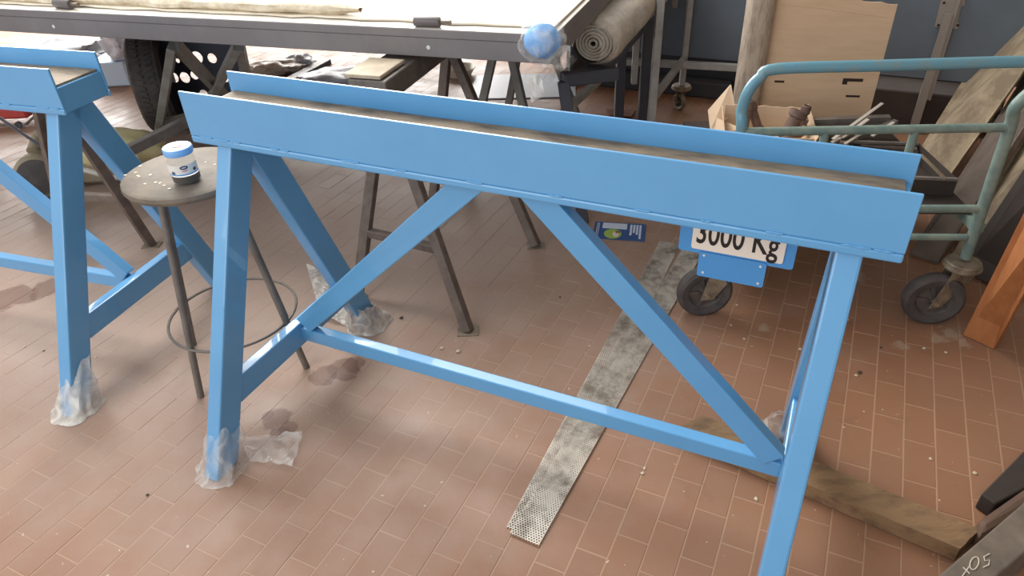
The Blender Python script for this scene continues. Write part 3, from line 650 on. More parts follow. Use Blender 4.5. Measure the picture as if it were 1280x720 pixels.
P0 = L2+pd*-.72; 
def panel(u0, u1, z0, z1, th, off, m, nm, par=RK):
    a = P0+pn*off+pd*u0; b = P0+pn*off+pd*u1
    bm = BM(); hexa(bm, [(*a.xy, z0), (*b.xy, z0), (*(b+pn*th).xy, z0), (*(a+pn*th).xy, z0), (*a.xy, z1), (*b.xy, z1), (*(b+pn*th).xy, z1), (*(a+pn*th).xy, z1)], .002); return obj(nm, bm, m, par)
panel(0, 1.28, .27, 1.7, .03, .06, M_PANEL, 'slate_sheet'); panel(1.286, 2.40, .27, 1.7, .03, .06, M_PANEL, 'slate_sheet')
panel(-.1, 2.3, .0, .26, .02, .32, M_PANELD, 'dark_backdrop')  # last panel is an added dark backdrop filling the dark area below the sheets
for u0, u1, d_, h_, lab in ((1.05, 2.15, .30, .20, 'dark brown low filler box on the floor under the slate sheets, right of the cardboard'), (-.05, .95, .16, .09, 'dark low filler box on the floor under the slate sheets, behind the rack caster')):  # dark boxes added to fill the dark areas below the sheets
    bm = BM(); a = P0+pn*(.36-d_)+pd*u0; b = P0+pn*(.36-d_)+pd*u1; e = pn*(d_-.07)
    hexa(bm, [(*a.xy, .002), (*b.xy, .002), (*(b+e).xy, .002), (*(a+e).xy, .002), (*a.xy, h_), (*b.xy, h_), (*(b+e).xy, h_), (*(a+e).xy, h_)], .006)
    o = obj('dark_filler', bm, M_DARKBOARD if u0 > 1 else M_PANELD, None); rebase(o, (*a.xy, 0)); tag(o, lab, 'filler box')
# long latch bracket screwed on the sheet
BR = thing('latch_bracket', 'pale grey steel strap and bracket plate fixed on the slate sheet', 'bracket', (P0+pd*1.75+Vector((0, 0, 0))))
def on_panel(px): pass
bp0 = P0+pd*0+pn*.05
def bq(pts, t0, nm, th=.006, m=M_STRAP):
    """pts are world points on the sheet's face plane"""
    bm = BM(); a_ = [bm.verts.new(Vector(p)-pn*t0) for p in pts]; b_ = [bm.verts.new(Vector(p)-pn*(t0+th)) for p in pts]; n = len(pts)
    bm.faces.new(a_); bm.faces.new(b_[::-1])
    for k in range(n): bm.faces.new((a_[k], a_[(k+1) % n], b_[(k+1) % n], b_[k]))
    return obj(nm, bm, m, BR)
bq([(2.0445, 3.3751, 0.6764), (2.1208, 3.3363, 0.6809), (2.1307, 3.3312, 0.5163), (2.0508, 3.3719, 0.5170)], .002, 'bracket_plate')
bq([(2.1001, 3.3468, 0.6728), (2.1270, 3.3331, 0.6676), (2.1364, 3.3283, 0.6197), (2.1212, 3.3361, 0.6117)], .002, 'bracket_tab'); bq([(2.1208, 3.3363, 0.5443), (2.1360, 3.3285, 0.5419), (2.1374, 3.3278, 0.5132), (2.1193, 3.3371, 0.5154)], .002, 'bracket_tab')
bq([(2.0731, 3.3606, 0.5836), (2.1026, 3.3455, 0.5822), (2.1018, 3.3460, 0.0638), (2.0914, 3.3512, -0.1203), (2.0734, 3.3604, -0.1144), (2.0668, 3.3638, 0.0756)], .012, 'strap', .02)
bq([(2.1018, 3.3460, 0.6661), (2.1158, 3.3388, 0.6669), (2.1174, 3.3380, 0.1736), (2.1002, 3.3467, 0.1795)], .012, 'strap', .014)
for q in ((2.0636, 3.3654, 0.5254), (2.0600, 3.3672, 0.6251), (2.1329, 3.3301, 0.5309)):
    bm = BM(); lathe(bm, [(0, .002), (.006, .0015), (.006, 0)], 10, Vector(q)-pn*.009, -pn); obj('screw', bm, M_HOLE, BR)
# second small plate top centre
bq([(0.9257, 3.9452, 0.5946), (0.9638, 3.9258, 0.5970), (0.9587, 3.9284, 0.5238), (0.9352, 3.9404, 0.5262)], .002, 'bracket_plate')

# bricks under the rack
bm = BM(); hexa(bm, [(0.5892, 3.7522, 0.0000), (0.7100, 3.7246, 0.0000), (0.7508, 3.8321, 0.0000), (0.5825, 3.8669, 0.0000), (0.5721, 3.6454, 0.0500), (0.6873, 3.6068, 0.0500), (0.7268, 3.7112, 0.0500), (0.5639, 3.7449, 0.0500)], .003)
o = obj('red_brick', bm, mat('brick_red', (142, 96, 78), .85, rgb2=(110, 76, 64), scale=20), None); tag(o, 'reddish brick lying on the floor behind the middle trestle', 'brick')

# ================================================================ trolley
TR = thing('platform_trolley', 'old platform trolley with worn teal tube frame and two rubber casters', 'trolley', (1.0, 2.1, 0))
pl = Vector((0.6626, 1.8514, 0.6650)); prr = Vector((1.3865, 1.7977, 0.6700)); pl.z = prr.z = .667
hd = (prr-pl).normalized(); hn = Vector((-hd.y, hd.x, 0))
botR = Vector((1.4149, 1.8127, 0.2350)); botL = Vector((0.6624, 1.8977, 0.2350)); 
topz = .845; tl = Vector((0.6775, 1.8891, 0.7750)); 
pts = [botL, pl.lerp(botL, .5), pl]
c1 = [(0.6612, 1.8665, 0.7200), (0.6717, 1.8699, 0.7750), (0.7001, 1.8745, 0.8120), (0.7428, 1.8710, 0.8350)]
right = [(0.9967, 1.8276, 0.8450), (1.3558, 1.7906, 0.8500)]
e_ = Vector(right[1])
pts += [Vector(p) for p in c1]+[Vector(p) for p in right]+[e_+hd*.05+Vector((0, 0, -.005)), e_+hd*.085+Vector((0, 0, -.035))]
topR = prr+(prr-botR)*.12+Vector((.02, 0, .03))
# right post with its outward bend
pr_pts = [botR, botR.lerp(prr, .5), prr, (1.3697, 1.7807, 0.7400), pts[-1]]
def smooth_path(P_, n=5):
    P_ = [Vector(p) for p in P_]; out = []
    for i in range(len(P_)-1):
        a, b, c, d = P_[max(i-1, 0)], P_[i], P_[i+1], P_[min(i+2, len(P_)-1)]
        for k in range(n):
            t = k/n; out.append(.5*((2*b)+(c-a)*t+(2*a-5*b+4*c-d)*t*t+(3*b-a-3*c+d)*t**3))
    return out+[P_[-1]]
pts = smooth_path(pts)
bm = BM(); tube(bm, pts, .0155, 14); obj('push_handle', bm, M_TEALB, TR, smooth=True, label='bluish worn top tube')
pr_pts = smooth_path(pr_pts)
bm = BM(); tube(bm, pr_pts, .0165, 14); obj('right_post', bm, M_TEAL, TR, smooth=True)
bm = BM(); tube(bm, [pl, prr], .0125, 12); obj('middle_tube', bm, M_TEAL, TR, smooth=True)
for px in ((1036, 168), (1151, 176)):
    t = (px[0]-926)/(1263-926); a = pl.lerp(prr, t*.98); bm = BM(); tube(bm, [a, (a.x, a.y, .42)], .012, 12); obj('upright', bm, M_TEAL, TR, smooth=True)
for (z, x0) in ((.41, 0), (.31, 0)):
    f_ = (z-botR.z)/(prr.z-botR.z); a = botR.lerp(prr, f_); b = botL.lerp(pl, f_); bm = BM(); tube(bm, [b, a-hd*(.0 if z > .4 else .02)], .0125 if z > .4 else .011, 12); obj('lower_tube', bm, M_TEAL, TR, smooth=True)
bm = BM(); bw_ = .80; z0 = .36
hexa(bm, [(*(botL+hn*.05).xy, z0), (*(botR+hn*.05).xy, z0), (*(botR+hn*bw_).xy, z0), (*(botL+hn*bw_).xy, z0), (*(botL+hn*.05).xy, z0+.012), (*(botR+hn*.05).xy, z0+.012), (*(botR+hn*bw_).xy, z0+.012), (*(botL+hn*bw_).xy, z0+.012)]); obj('deck', bm, M_DARKBOARD, TR)
for q in (botR, botL):
    bm = BM(); bar(bm, Vector((q.x, q.y, .345))-hn*.01, Vector((q.x, q.y, .345))+hn*bw_, .03, .03); obj('deck_rail', bm, M_TEAL, TR)
wr, wl = Vector((1.350, 1.800, 0)), Vector((.640, 1.900, 0))
caster(TR, wr, .092, .046, (-.22, -.975, 0), (botR.x, botR.y, .215))
caster(TR, wl, .092, .046, (.02, -1, 0), (botL.x+.03, botL.y+.01, .215))
for q in (botR, botL):
    c_ = q+hn*.72; caster(TR, (c_.x, c_.y, 0), .092, .046, (hd.x, hd.y, 0), (c_.x+.03, c_.y+.02, .215))
    bm = BM(); tube(bm, [(c_.x+.03, c_.y+.02, .22), (c_.x+.03, c_.y+.02, .34)], .016, 10); obj('rear_post', bm, M_TEAL, TR)

# ---- load on the trolley
DZ = .373
TY = thing('steel_tray', 'dark steel tray with a raised rim on the trolley deck', 'tray', (1.25, 2.25, DZ))
A, B = Vector((1.1867, 2.0062, 0.4300)), Vector((1.4082, 1.9595, 0.4300)); dpt = hn*.28
for a, b in ((A, B), (A+dpt, B+dpt), (A, A+dpt), (B, B+dpt)):
    bm = BM(); hexa(bm, [(*a.xy, DZ), (*b.xy, DZ), (*(b+Vector((.004, .004, 0))).xy, DZ), (*(a+Vector((.004, .004, 0))).xy, DZ), (*a.xy, .43), (*b.xy, .43), (*(b+Vector((.004, .004, 0))).xy, .43), (*(a+Vector((.004, .004, 0))).xy, .43)]); obj('tray_side', bm, M_DARKBOARD, TY)
for a, b in ((A, B), (A+dpt, B+dpt)): 
    bm = BM(); bar(bm, a+Vector((0, 0, .002)), b+Vector((0, 0, .002)), .012, .008); obj('rim', bm, M_DARKSTEEL, TY)
# carton with pipe fittings
CB = thing('carton', 'torn open cardboard carton full of rusty fittings on the trolley', 'carton', (.95, 2.6, DZ))
q = [Vector((0.7728, 2.4691, 0.3800)), Vector((1.0792, 2.3585, 0.3800)), Vector((1.1771, 2.5647, 0.3800)), Vector((0.8424, 2.6747, 0.3800))]
q = [Vector((.80,2.36,DZ)), Vector((1.09,2.31,DZ)), Vector((1.14,2.53,DZ)), Vector((.85,2.58,DZ))]
hts = [(.085, .11), (.10, .12), (.12, .12), (.12, .19)]
M_CARDI = mat('cardboard_cut', (212, 186, 156), .85)
for i in range(4):
    a, b = q[i], q[(i+1) % 4]; n = (b-a).cross(Vector((0, 0, 1))).normalized()*.004; h0, h1 = ((.075, .07), (.07, .09), (.09, .10), (.10, .08))[i]
    bm = BM()
    def wall(u, v, a=a, b=b, h0=h0, h1=h1): 
        p = lerp(a, b, u); hh = h0+(h1-h0)*u+.008*noise.noise(Vector((u*9, i, 0))); p.z = DZ+hh*v; return p+n*(v*4*(v))
    grid(bm, 12, 3, wall); r = bmesh.ops.extrude_face_region(bm, geom=bm.faces[:]); bmesh.ops.translate(bm, verts=[g for g in r['geom'] if isinstance(g, bmesh.types.BMVert)], vec=-n)
    obj('carton_side', bm, M_CARDI, CB)
bm = BM(); hexa(bm, [tuple(p) for p in q]+[tuple(p+Vector((0, 0, .004))) for p in q]); obj('carton_bottom', bm, M_CARDI, CB)
fa_ = [Vector(p) for p in ((0.7924, 2.5371, 0.3900), (0.7998, 2.6251, 0.4400), (0.8910, 2.6767, 0.5200), (0.8974, 2.5950, 0.4400))]
bm = BM(); n_ = Vector((-.003, .003, 0)); hexa(bm, [*fa_, *[p+n_ for p in fa_]]); obj('carton_flap', bm, M_CARDI, CB)
fa_ = [Vector(p) for p in ((0.7896, 2.4983, 0.3800), (0.8181, 2.5718, 0.4300), (0.8804, 2.4496, 0.4300), (0.8895, 2.4554, 0.3800))]
bm = BM(); hexa(bm, [*fa_, *[p+Vector((0, .004, 0)) for p in fa_]]); obj('carton_flap', bm, M_CARDI, CB)
M_FIT = mat('rusty_fitting', (120, 96, 84), .6, .2, rgb2=(92, 74, 66), scale=20, bump=.3)
rr = random.Random(11)
fits = [('pipe_fitting', (.88, 2.44), .018, .15, (.1, .1, 1), 'upright rusty pipe fitting at the left of the carton'), ('pipe_fitting', (1.03, 2.42), .030, .11, (.35, .1, .8), 'fat rusty elbow shaped fitting in the middle of the carton'),
        ('pipe_fitting', (1.075, 2.42), .017, .13, (.15, .05, 1), 'rusty fitting standing at the right of the carton'), ('pipe_fitting', (.97, 2.38), .016, .12, (.9, .1, .35), 'rusty fitting lying across the carton front'),
        ('pipe_fitting', (.96, 2.47), .02, .13, (-.3, .3, .8), 'rusty fitting leaning at the back of the carton')]
for nm, (x, y), r, l, d, lb_ in fits:
    z = DZ+.006+r*.6; t = thing(nm, lb_, 'pipe fitting', (x, y, DZ+.004), 0, 'rusty fittings in the carton')
    bm = BM(); lathe(bm, [(0, 0), (r*.8, 0), (r, .004), (r, l*.25), (r*.8, l*.28), (r*.8, l*.75), (r*1.05, l*.78), (r*1.05, l-.004), (r*.7, l), (r*.6, l-.02), (0, l-.02)], 18, (x, y, z), d); obj('fitting_body', bm, M_FIT, t, smooth=True)
# cardboard sheet standing behind
ca, cb2 = Vector((1.10, 2.74, DZ)), Vector((1.455, 2.655, DZ)); cd = (cb2-ca).normalized(); cn = Vector((-cd.y, cd.x, 0)); cw = (cb2-ca).length
ca.z = 0; cb2.z = 0
CS = thing('cardboard_sheet', 'big flat cardboard sheet with torn top and punched slots standing behind the trolley', 'cardboard', ca)
H = .803; prof = [(-.09, 0), (cw, 0), (cw, H-.004)]
rr = random.Random(4); n = 16
for k in range(n+1): prof.append((cw-(cw+.09)*k/n, H+.05*k/n+rr.uniform(-.010, .006)))
bm = BM(); prism(bm, prof, -.006, ca, cd, (0, 0, 1)); obj('sheet', bm, M_CARD, CS)
def slot(u0, u1, v0, v1, nm='slot', m=M_HOLE): v0 += DZ; v1 += DZ; bm = BM(); o0 = ca+cd*0-cn*.0; prism(bm, [(u0, v0), (u1, v0+.0), (u1, v1), (u0, v1)], .0008, o0-cn*.0004, cd, (0, 0, 1)); obj(nm, bm, m, CS)
slot(.238, .311, .138, .150); slot(.238, .256, .126, .139); slot(.262, .314, .076, .084); slot(-.03, .011, .186, .194); slot(-.015, .022, .126, .134)
bm = BM(); tube(bm, [ca+cd*u+Vector((0, 0, v+DZ))-cn*.001 for u, v in ((-.04, .424), (.1, .410), (.22, .395), (.344, .380))], .0012, 5); obj('crease', bm, M_CARDI, CS)
# weathered round post
lp = Vector((0.9928, 2.7600, 0.6334)); bm = BM()
LGB = Vector((lp.x, 2.76, 0))
def logf(u, v):
    a = 2*math.pi*v; r = .054+.003*noise.noise(Vector((math.cos(a)*2, math.sin(a)*2, u*4))); return Vector((LGB.x+math.cos(a)*r-.006*u, LGB.y+math.sin(a)*r, +.001+u*1.5))
grid(bm, 24, 26, logf); bmesh.ops.remove_doubles(bm, verts=bm.verts, dist=1e-4); bmesh.ops.holes_fill(bm, edges=bm.edges[:])
o = obj('wooden_post', bm, M_LOG, None, smooth=True); rebase(o, LGB); tag(o, 'weathered grey brown round wooden post left of the cardboard sheet', 'post')
# scrap profiles heaped on the tray
rr = random.Random(21)
def scrap(label, a, b, w_, h_, m, nm='metal_strip', g='scrap strips heaped on the trolley'):
    bm = BM(); bar(bm, a, b, w_, h_); o = obj(nm, bm, m, None); rebase(o, Vector(a)); tag(o, label, 'scrap', g); return o
M_SIL = mat('bright_offcut', (190, 182, 170), .4, .2)
scrap('pale curved metal strip rising highest out of the scrap heap', (1.1392, 2.2712, 0.4500), (1.3568, 2.4074, 0.5200), .012, .003, M_SIL)
scrap('short pale strip beside the highest one in the scrap heap', (1.1741, 2.2815, 0.4500), (1.2819, 2.3386, 0.4900), .014, .004, M_SIL)
scrap('pale strip at the lower left of the scrap heap', (1.1369, 2.2671, 0.4400), (1.2239, 2.3194, 0.4500), .012, .004, M_SIL)
scrap('pale strip poking out at the right of the scrap heap', (1.2811, 2.2832, 0.4500), (1.3677, 2.3233, 0.4800), .012, .004, M_SIL)
scrap('pale strip lying low below the middle tube in the scrap heap', (1.1738, 2.2486, 0.4400), (1.2473, 2.3018, 0.4500), .010, .004, M_SIL)
scrap('long dark profile at the back of the scrap heap', (1.1102, 2.4935, 0.4300), (1.4145, 2.4353, 0.4500), .03, .02, M_DARKSTEEL)
scrap('dark profile under the other scrap in front', (1.1047, 2.4144, 0.4300), (1.4239, 2.4065, 0.4300), .02, .02, M_DARKBOARD)
scrap('dark flat bar across the tray right of the scrap heap', (1.1868, 2.3092, 0.4200), (1.4177, 2.2259, 0.4200), .02, .008, M_BRNSTEEL)
scrap('grey profile slanting through the scrap heap', (1.2467, 2.3217, 0.4300), (1.4079, 2.3781, 0.4600), .02, .014, M_DARKSTEEL)
scrap('brownish bar in front of the right upright', (1.3086, 2.2902, 0.4100), (1.4236, 2.2210, 0.4100), .018, .008, M_GREYBOARD)
scrap('thin pale slat slanting down at the right end of the middle trestle', (1.2969, 2.0025, 0.5000), (1.3625, 1.9549, 0.4400), .013, .006, M_MARBLE)
bm = BM(); tube(bm, [(1.0853, 2.4070, 0.4400), (1.1029, 2.4601, 0.4800), (1.1117, 2.4707, 0.5000), (1.1231, 2.4721, 0.5050)], [.006, .005, .003, .001], 6); o = obj('torn_cardboard_strip', bm, M_CARDI, None); rebase(o, (1.0853, 2.4070, 0.4400)); tag(o, 'narrow torn strip of cardboard sticking up beside the carton', 'cardboard')

# ================================================================ right wall and leaning boards
wa = math.radians(64); wd = Vector((math.cos(wa), math.sin(wa), 0)); wn_ = Vector((wd.y, -wd.x, 0)); wo = Vector((2.0, 1.9, 0))
bm = BM(); a, b = wo-wd*1.7, wo+wd*3.2
hexa(bm, [(*a.xy, 0), (*b.xy, 0), (*(b+wn_*.15).xy, 0), (*(a+wn_*.15).xy, 0), (*a.xy, 2.6), (*b.xy, 2.6), (*(b+wn_*.15).xy, 2.6), (*(a+wn_*.15).xy, 2.6)])
WR = obj('wall_right', bm, mat('dusty_plaster', (128, 116, 102), .85, rgb2=(108, 96, 84), scale=3), None); tag(WR, kind='structure')
def board(nm, label, cat, BL, BR, TR_, TL_, th, m, grp=None):
    BL, BR, TR_, TL_ = map(Vector, (BL, BR, TR_, TL_)); n = (BR-BL).cross(TL_-BL).normalized()
    if n.dot((BL+BR)/2-Vector((0, 0, 1.44))) < 0: n = -n
    bm = BM(); hexa(bm, [BL, BR, TR_, TL_, BL+n*th, BR+n*th, TR_+n*th, TL_+n*th], .002)
    lo = min(v.co.z for v in bm.verts); bmesh.ops.translate(bm, verts=bm.verts, vec=(0, 0, .001-lo))
    o = obj(nm, bm, m, None); rebase(o, (BL+BR)/2); tag(o, label, cat, grp); return o
g_ = 'boards leaning on the right wall'
def wcl(p, zmax=1.75): return p
board('leaning_board', 'dusty beige board, widest of those leaning behind the trolley', 'board', (1.7733, 2.8185, 0.0000), (1.8950, 2.7098, 0.0000), (2.4988, 3.0367, 0.9288), (3.0735, 4.2151, 0.7066), .03, M_MARBLE, g_)
board('leaning_board', 'dark grey board with its foot showing below the tray, next to the wide beige one', 'board', (1.4964, 2.1945, 0.0000), (1.5631, 2.1218, 0.0000), (2.3206, 2.7853, 0.6889), (2.5654, 3.2873, 0.4900), .02, M_GREYBOARD, g_)
board('leaning_board', 'beige board right behind the teal post of the trolley', 'board', (1.6368, 2.1709, 0.0000), (1.6863, 2.1113, -0.0000), (2.0844, 2.3925, 0.6171), (2.2639, 2.7605, 0.4809), .02, M_MARBLE, g_)
board('leaning_board', 'very dark brown board between the beige one and the orange plank', 'board', (1.6134, 2.0852, 0.0000), (1.6854, 1.9082, 0.0000), (1.7042, 1.8410, 0.7140), (1.8825, 2.2065, 0.6229), .03, M_DARKBOARD, g_)
board('orange_plank', 'orange brown pine plank leaning at the right edge, its foot on the tiles', 'plank', (1.4299, 1.7200, 0.0000), (1.4843, 1.6438, 0.0000), (1.2732, 1.3679, 0.7676), (1.4066, 1.6414, 0.6613), .028, M_ORANGE)

# ================================================================ things on the floor bottom right
def slab(nm, label, cat, q, z, h, m, grp=None, bev=.004, top=None):
    q = [Vector(p) for p in q]; bm = BM(); hexa(bm, [(p.x, p.y, z) for p in q]+[(p.x, p.y, z+h) for p in q], bev, 2)
    c = sum(q, Vector())/4; o = obj(nm, bm, m, None); rebase(o, (c.x, c.y, z)); tag(o, label, cat, grp); return o
TZ = .046
tA, tB, tC, tD = [Vector(p) for p in ((0.4241, 1.3293, 0.0460), (0.9685, 0.9298, 0.0460), (1.0411, 0.9782, 0.0460), (0.5069, 1.3753, 0.0460))]
bm = BM(); n = 30
def timf(u, v):
    p = lerp(lerp(tA, tB, u), lerp(tD, tC, u), v); p.z = TZ+.0015*noise.noise(p*30); e = .003*noise.noise(Vector((u*20, v*3, 2))); p.y += e; return p
grid(bm, n, 4, timf); r = bmesh.ops.extrude_face_region(bm, geom=bm.faces[:]); bmesh.ops.translate(bm, verts=[g for g in r['geom'] if isinstance(g, bmesh.types.BMVert)], vec=(0, 0, -TZ+.003))
o = obj('timber_beam', bm, M_TIMBER, None); rebase(o, (*((tA+tB)/2).xy, 0)); tag(o, 'old rough timber batten lying on the tiles under the right end of the trestle', 'timber')
GB = slab('steel_beam', 'grey steel beam with chalk writing at the bottom right corner', 'beam', [(0.7584, 0.7753, 0.1100), (0.9047, 0.7887, 0.1100), (1.1846, 0.9457, 0.1100), (1.2802, 1.0867, 0.1100)], .001, .109, mat('grey_beam', (98, 88, 78), .65, rgb2=(124, 112, 98), scale=10, bump=.2))
slab('brown_block', 'brown block with a rounded corner behind the grey beam', 'block', [(1.0206, 0.9542, 0.0600), (1.0344, 0.9876, 0.0600), (1.1245, 1.0430, 0.0600), (1.2485, 1.0951, 0.0600)][::1] and [(1.0217, 0.9499, 0.0600), (1.2072, 1.0314, 0.0600), (1.2441, 1.1002, 0.0600), (1.0386, 0.9917, 0.0600)], .001, .06, mat('brown_block', (104, 80, 64), .7, rgb2=(84, 64, 54)), bev=.015)
slab('dark_plank', 'blackish brown plank end pointing left above the brown block', 'plank', [(1.0950, 1.0692, 0.0700), (1.1118, 1.0402, 0.0700), (1.3000, 1.1205, 0.0700), (1.3370, 1.2373, 0.0700)], .001, .05, M_DARKBOARD)
M_CH = mat('chalk', (206, 196, 178), .9)
def chalk(pts): bm = BM(); tube(bm, pts, .0013, 5); obj('chalk_mark', bm, M_CH, GB)
chalk([(0.8933, 0.8238, 0.1115), (0.9234, 0.8480, 0.1115)]); chalk([(0.9058, 0.8433, 0.1115), (0.9106, 0.8284, 0.1115)])
chalk([(0.9423, 0.8507, 0.1115), (0.9459, 0.8563, 0.1115), (0.9477, 0.8611, 0.1115), (0.9474, 0.8644, 0.1115), (0.9449, 0.8657, 0.1115), (0.9406, 0.8648, 0.1115), (0.9353, 0.8617, 0.1115), (0.9298, 0.8571, 0.1115), (0.9248, 0.8516, 0.1115), (0.9212, 0.8461, 0.1115), (0.9195, 0.8414, 0.1115), (0.9199, 0.8382, 0.1115), (0.9224, 0.8369, 0.1115), (0.9266, 0.8378, 0.1115), (0.9318, 0.8408, 0.1115), (0.9373, 0.8453, 0.1115), (0.9423, 0.8507, 0.1115)])
chalk([(0.9772, 0.8716, 0.1115), (0.9615, 0.8648, 0.1115), (0.9577, 0.8556, 0.1115), (0.9685, 0.8569, 0.1115), (0.9605, 0.8461, 0.1115), (0.9461, 0.8413, 0.1115)])

# ================================================================ far left background
# floor machine with a round dark disc, sack behind it
M_BEI = mat('beige_enamel', (162, 148, 122), .55, rgb2=(140, 128, 106), scale=6)
mb = Vector((-2.1488, 3.0482, 0.0000)); MC = thing('floor_machine', 'beige machine with a round dark disc on the floor behind the left trestle', 'machine', mb)
dc = Vector((-2.1643, 3.0079, 0.1200)); ax = Vector((.32, -.9, .18)).normalized()
bm = BM(); lathe(bm, [(0, 0), (.085, 0), (.098, -.012), (.104, -.04), (.104, -.12), (.09, -.15), (0, -.16)], 32, dc, ax); obj('motor_housing', bm, M_BEI, MC, smooth=True)
bm = BM(); lathe(bm, [(0, .006), (.07, .006), (.084, .001)], 28, dc, ax); obj('disc', bm, M_RUBBER, MC, smooth=True)
bm = BM(); bar(bm, mb+Vector((.02, .22, .07)), mb+Vector((.42, .22, .07)), .26, .12, bev=.02); obj('body', bm, M_BEI, MC)
bm = BM(); tube(bm, [(-2.2096, 3.1206, 0.2000), (-2.2113, 3.1974, 0.2400), (-2.1730, 3.2127, 0.2600)], .03, 12); obj('neck', bm, M_BEI, MC, smooth=True)
bm = BM(); tube(bm, [(-1.9560, 3.0289, 0.1400), (-1.7761, 2.9246, 0.1400), (-1.7345, 2.9285, 0.1400)], .012, 8); obj('hose', bm, mat('pale_hose', (200, 194, 184), .5), MC, smooth=True)
bm = BM(); c = Vector((-1.7719, 2.9799, 0.2200)); bmesh.ops.create_uvsphere(bm, u_segments=28, v_segments=16, radius=1)
for v in bm.verts: k = 1+.16*noise.noise(v.co*2.5); z_ = v.co.z; v.co = Vector((v.co.x*.2*k, v.co.y*.13*k, max(-.9, v.co.z)*.085*k))+c+Vector((0, .08, 0))
o = obj('yellow_sack', bm, mat('yellow_sack', (222, 210, 160), .8, rgb2=(204, 190, 140), scale=8, bump=.4), None, smooth=True); rebase(o, (c.x, c.y+.08, .12)); tag(o, 'pale yellow cloth sack lying on the beige machine', 'sack')
# red toolbox
rb_ = Vector((-2.9288, 4.0162, 0.0000)); RBX = thing('red_tool_tray', 'red low tray on a dark frame at the left edge under the trestle', 'tray', rb_)
bm = BM(); box(bm, rb_.x-.3, rb_.x+.14, rb_.y, rb_.y+.2, .05, .11, .012); obj('tray_body', bm, mat('red_enamel', (178, 66, 62), .5), RBX)
bm = BM(); tube(bm, [rb_+Vector((-.3, -.01, .03)), rb_+Vector((.12, -.01, .02)), rb_+Vector((.17, .06, .06)), rb_+Vector((.15, .2, .06))], .008, 8); obj('frame', bm, M_DARKSTEEL, RBX)
for dx in (-.2, .08):
    bm = BM(); lathe(bm, [(0, 0), (.02, 0), (.02, .015), (0, .015)], 14, rb_+Vector((dx, -.02, .021)), (0, 1, 0)); obj('wheel', bm, M_BLACK, RBX)
# tyre and punched black sheet
tc_ = Vector((-1.9274, 3.8935, 0.0000)); tc_.z = 0; TYR = thing('car_tyre', 'black tyre standing upright under the left part of the table', 'tyre', tc_)
tax = Vector((.95, .30, 0)).normalized(); R_t = .26; hub = tc_+Vector((0, 0, R_t+.003)); bm = BM()
pf = [(R_t*.62, -.055), (R_t*.78, -.08), (R_t*.93, -.078), (R_t*.985, -.065), (R_t, -.03), (R_t, .03), (R_t*.985, .065), (R_t*.93, .078), (R_t*.78, .08), (R_t*.62, .055), (R_t*.62, -.055)]
lathe(bm, pf, 60, hub, tax); obj('tyre_body', bm, M_RUBBER, TYR, smooth=True)
bm = BM(); mt = tax.to_track_quat('Z', 'Y').to_matrix().to_4x4()
for k in range(56):
    a = 2*math.pi*k/56
    for s in (-1, 1):
        p = Matrix.Translation(hub) @ mt @ Vector((math.cos(a)*R_t*.993, math.sin(a)*R_t*.993, s*.045)); q2 = Matrix.Translation(hub) @ mt @ Vector((math.cos(a+.05)*R_t*1.0, math.sin(a+.05)*R_t*1.0, s*.012))
        bar(bm, p, q2, .016, .012, up=(p-hub))
tr_ = obj('tread_blocks', bm, M_RUBBER, TYR)
tag(tr_, kind='stuff')
bm = BM(); lathe(bm, [(0, .02), (R_t*.2, .03), (R_t*.5, -.02), (R_t*.63, .06), (R_t*.63, -.06), (0, -.04)], 36, hub, tax); obj('wheel_rim', bm, M_BLACK, TYR, smooth=True)
s0 = Vector((-1.9278, 4.0454, 0.0000)); s1 = Vector((-1.4184, 3.9555, 0.0000)); sd_ = (s1-s0).normalized(); sl = (s1-s0).length; PS = thing('punched_sheet', 'upright black steel sheet with round holes under the table', 'sheet', (s0+s1)/2)
def pproj(p): return p
holes = [(0.2268, 0.3585, 0.0345), (0.1036, 0.34, 0.0126), (0.0465, 0.2441, 0.0299), (0.1164, 0.2448, 0.031), (0.1805, 0.2592, 0.0253), (0.3175, 0.3546, 0.0276), (0.3619, 0.2426, 0.023), (0.4867, 0.36, 0.023), (0.2051, 0.1481, 0.0276)]
bm = BM(); ed = []
def loop(pts):
    vs = [bm.verts.new(s0+sd_*u+Vector((0, 0, v))) for u, v in pts]
    return [bm.edges.new((vs[i], vs[(i+1) % len(vs)])) for i in range(len(vs))]
ed += loop([(0, .002), (sl, .002), (sl, .62), (0, .62)])
for u, v, r in holes:
    if r < u < sl-r: ed += loop([(u+r*math.cos(k*math.pi/8), v+r*math.sin(k*math.pi/8)) for k in range(16)])
bmesh.ops.triangle_fill(bm, use_beauty=True, edges=ed, use_dissolve=False)
r = bmesh.ops.extrude_face_region(bm, geom=bm.faces[:]); bmesh.ops.translate(bm, verts=[g for g in r['geom'] if isinstance(g, bmesh.types.BMVert)], vec=Vector((-sd_.y, sd_.x, 0))*.004)
obj('sheet', bm, mat('black_sheet', (74, 78, 88), .5), PS)
bm = BM(); bar(bm, s0+Vector((0, .03, .012)), s1+Vector((0, .03, .012)), .05, .02); obj('base_flange', bm, M_BLACK, PS)
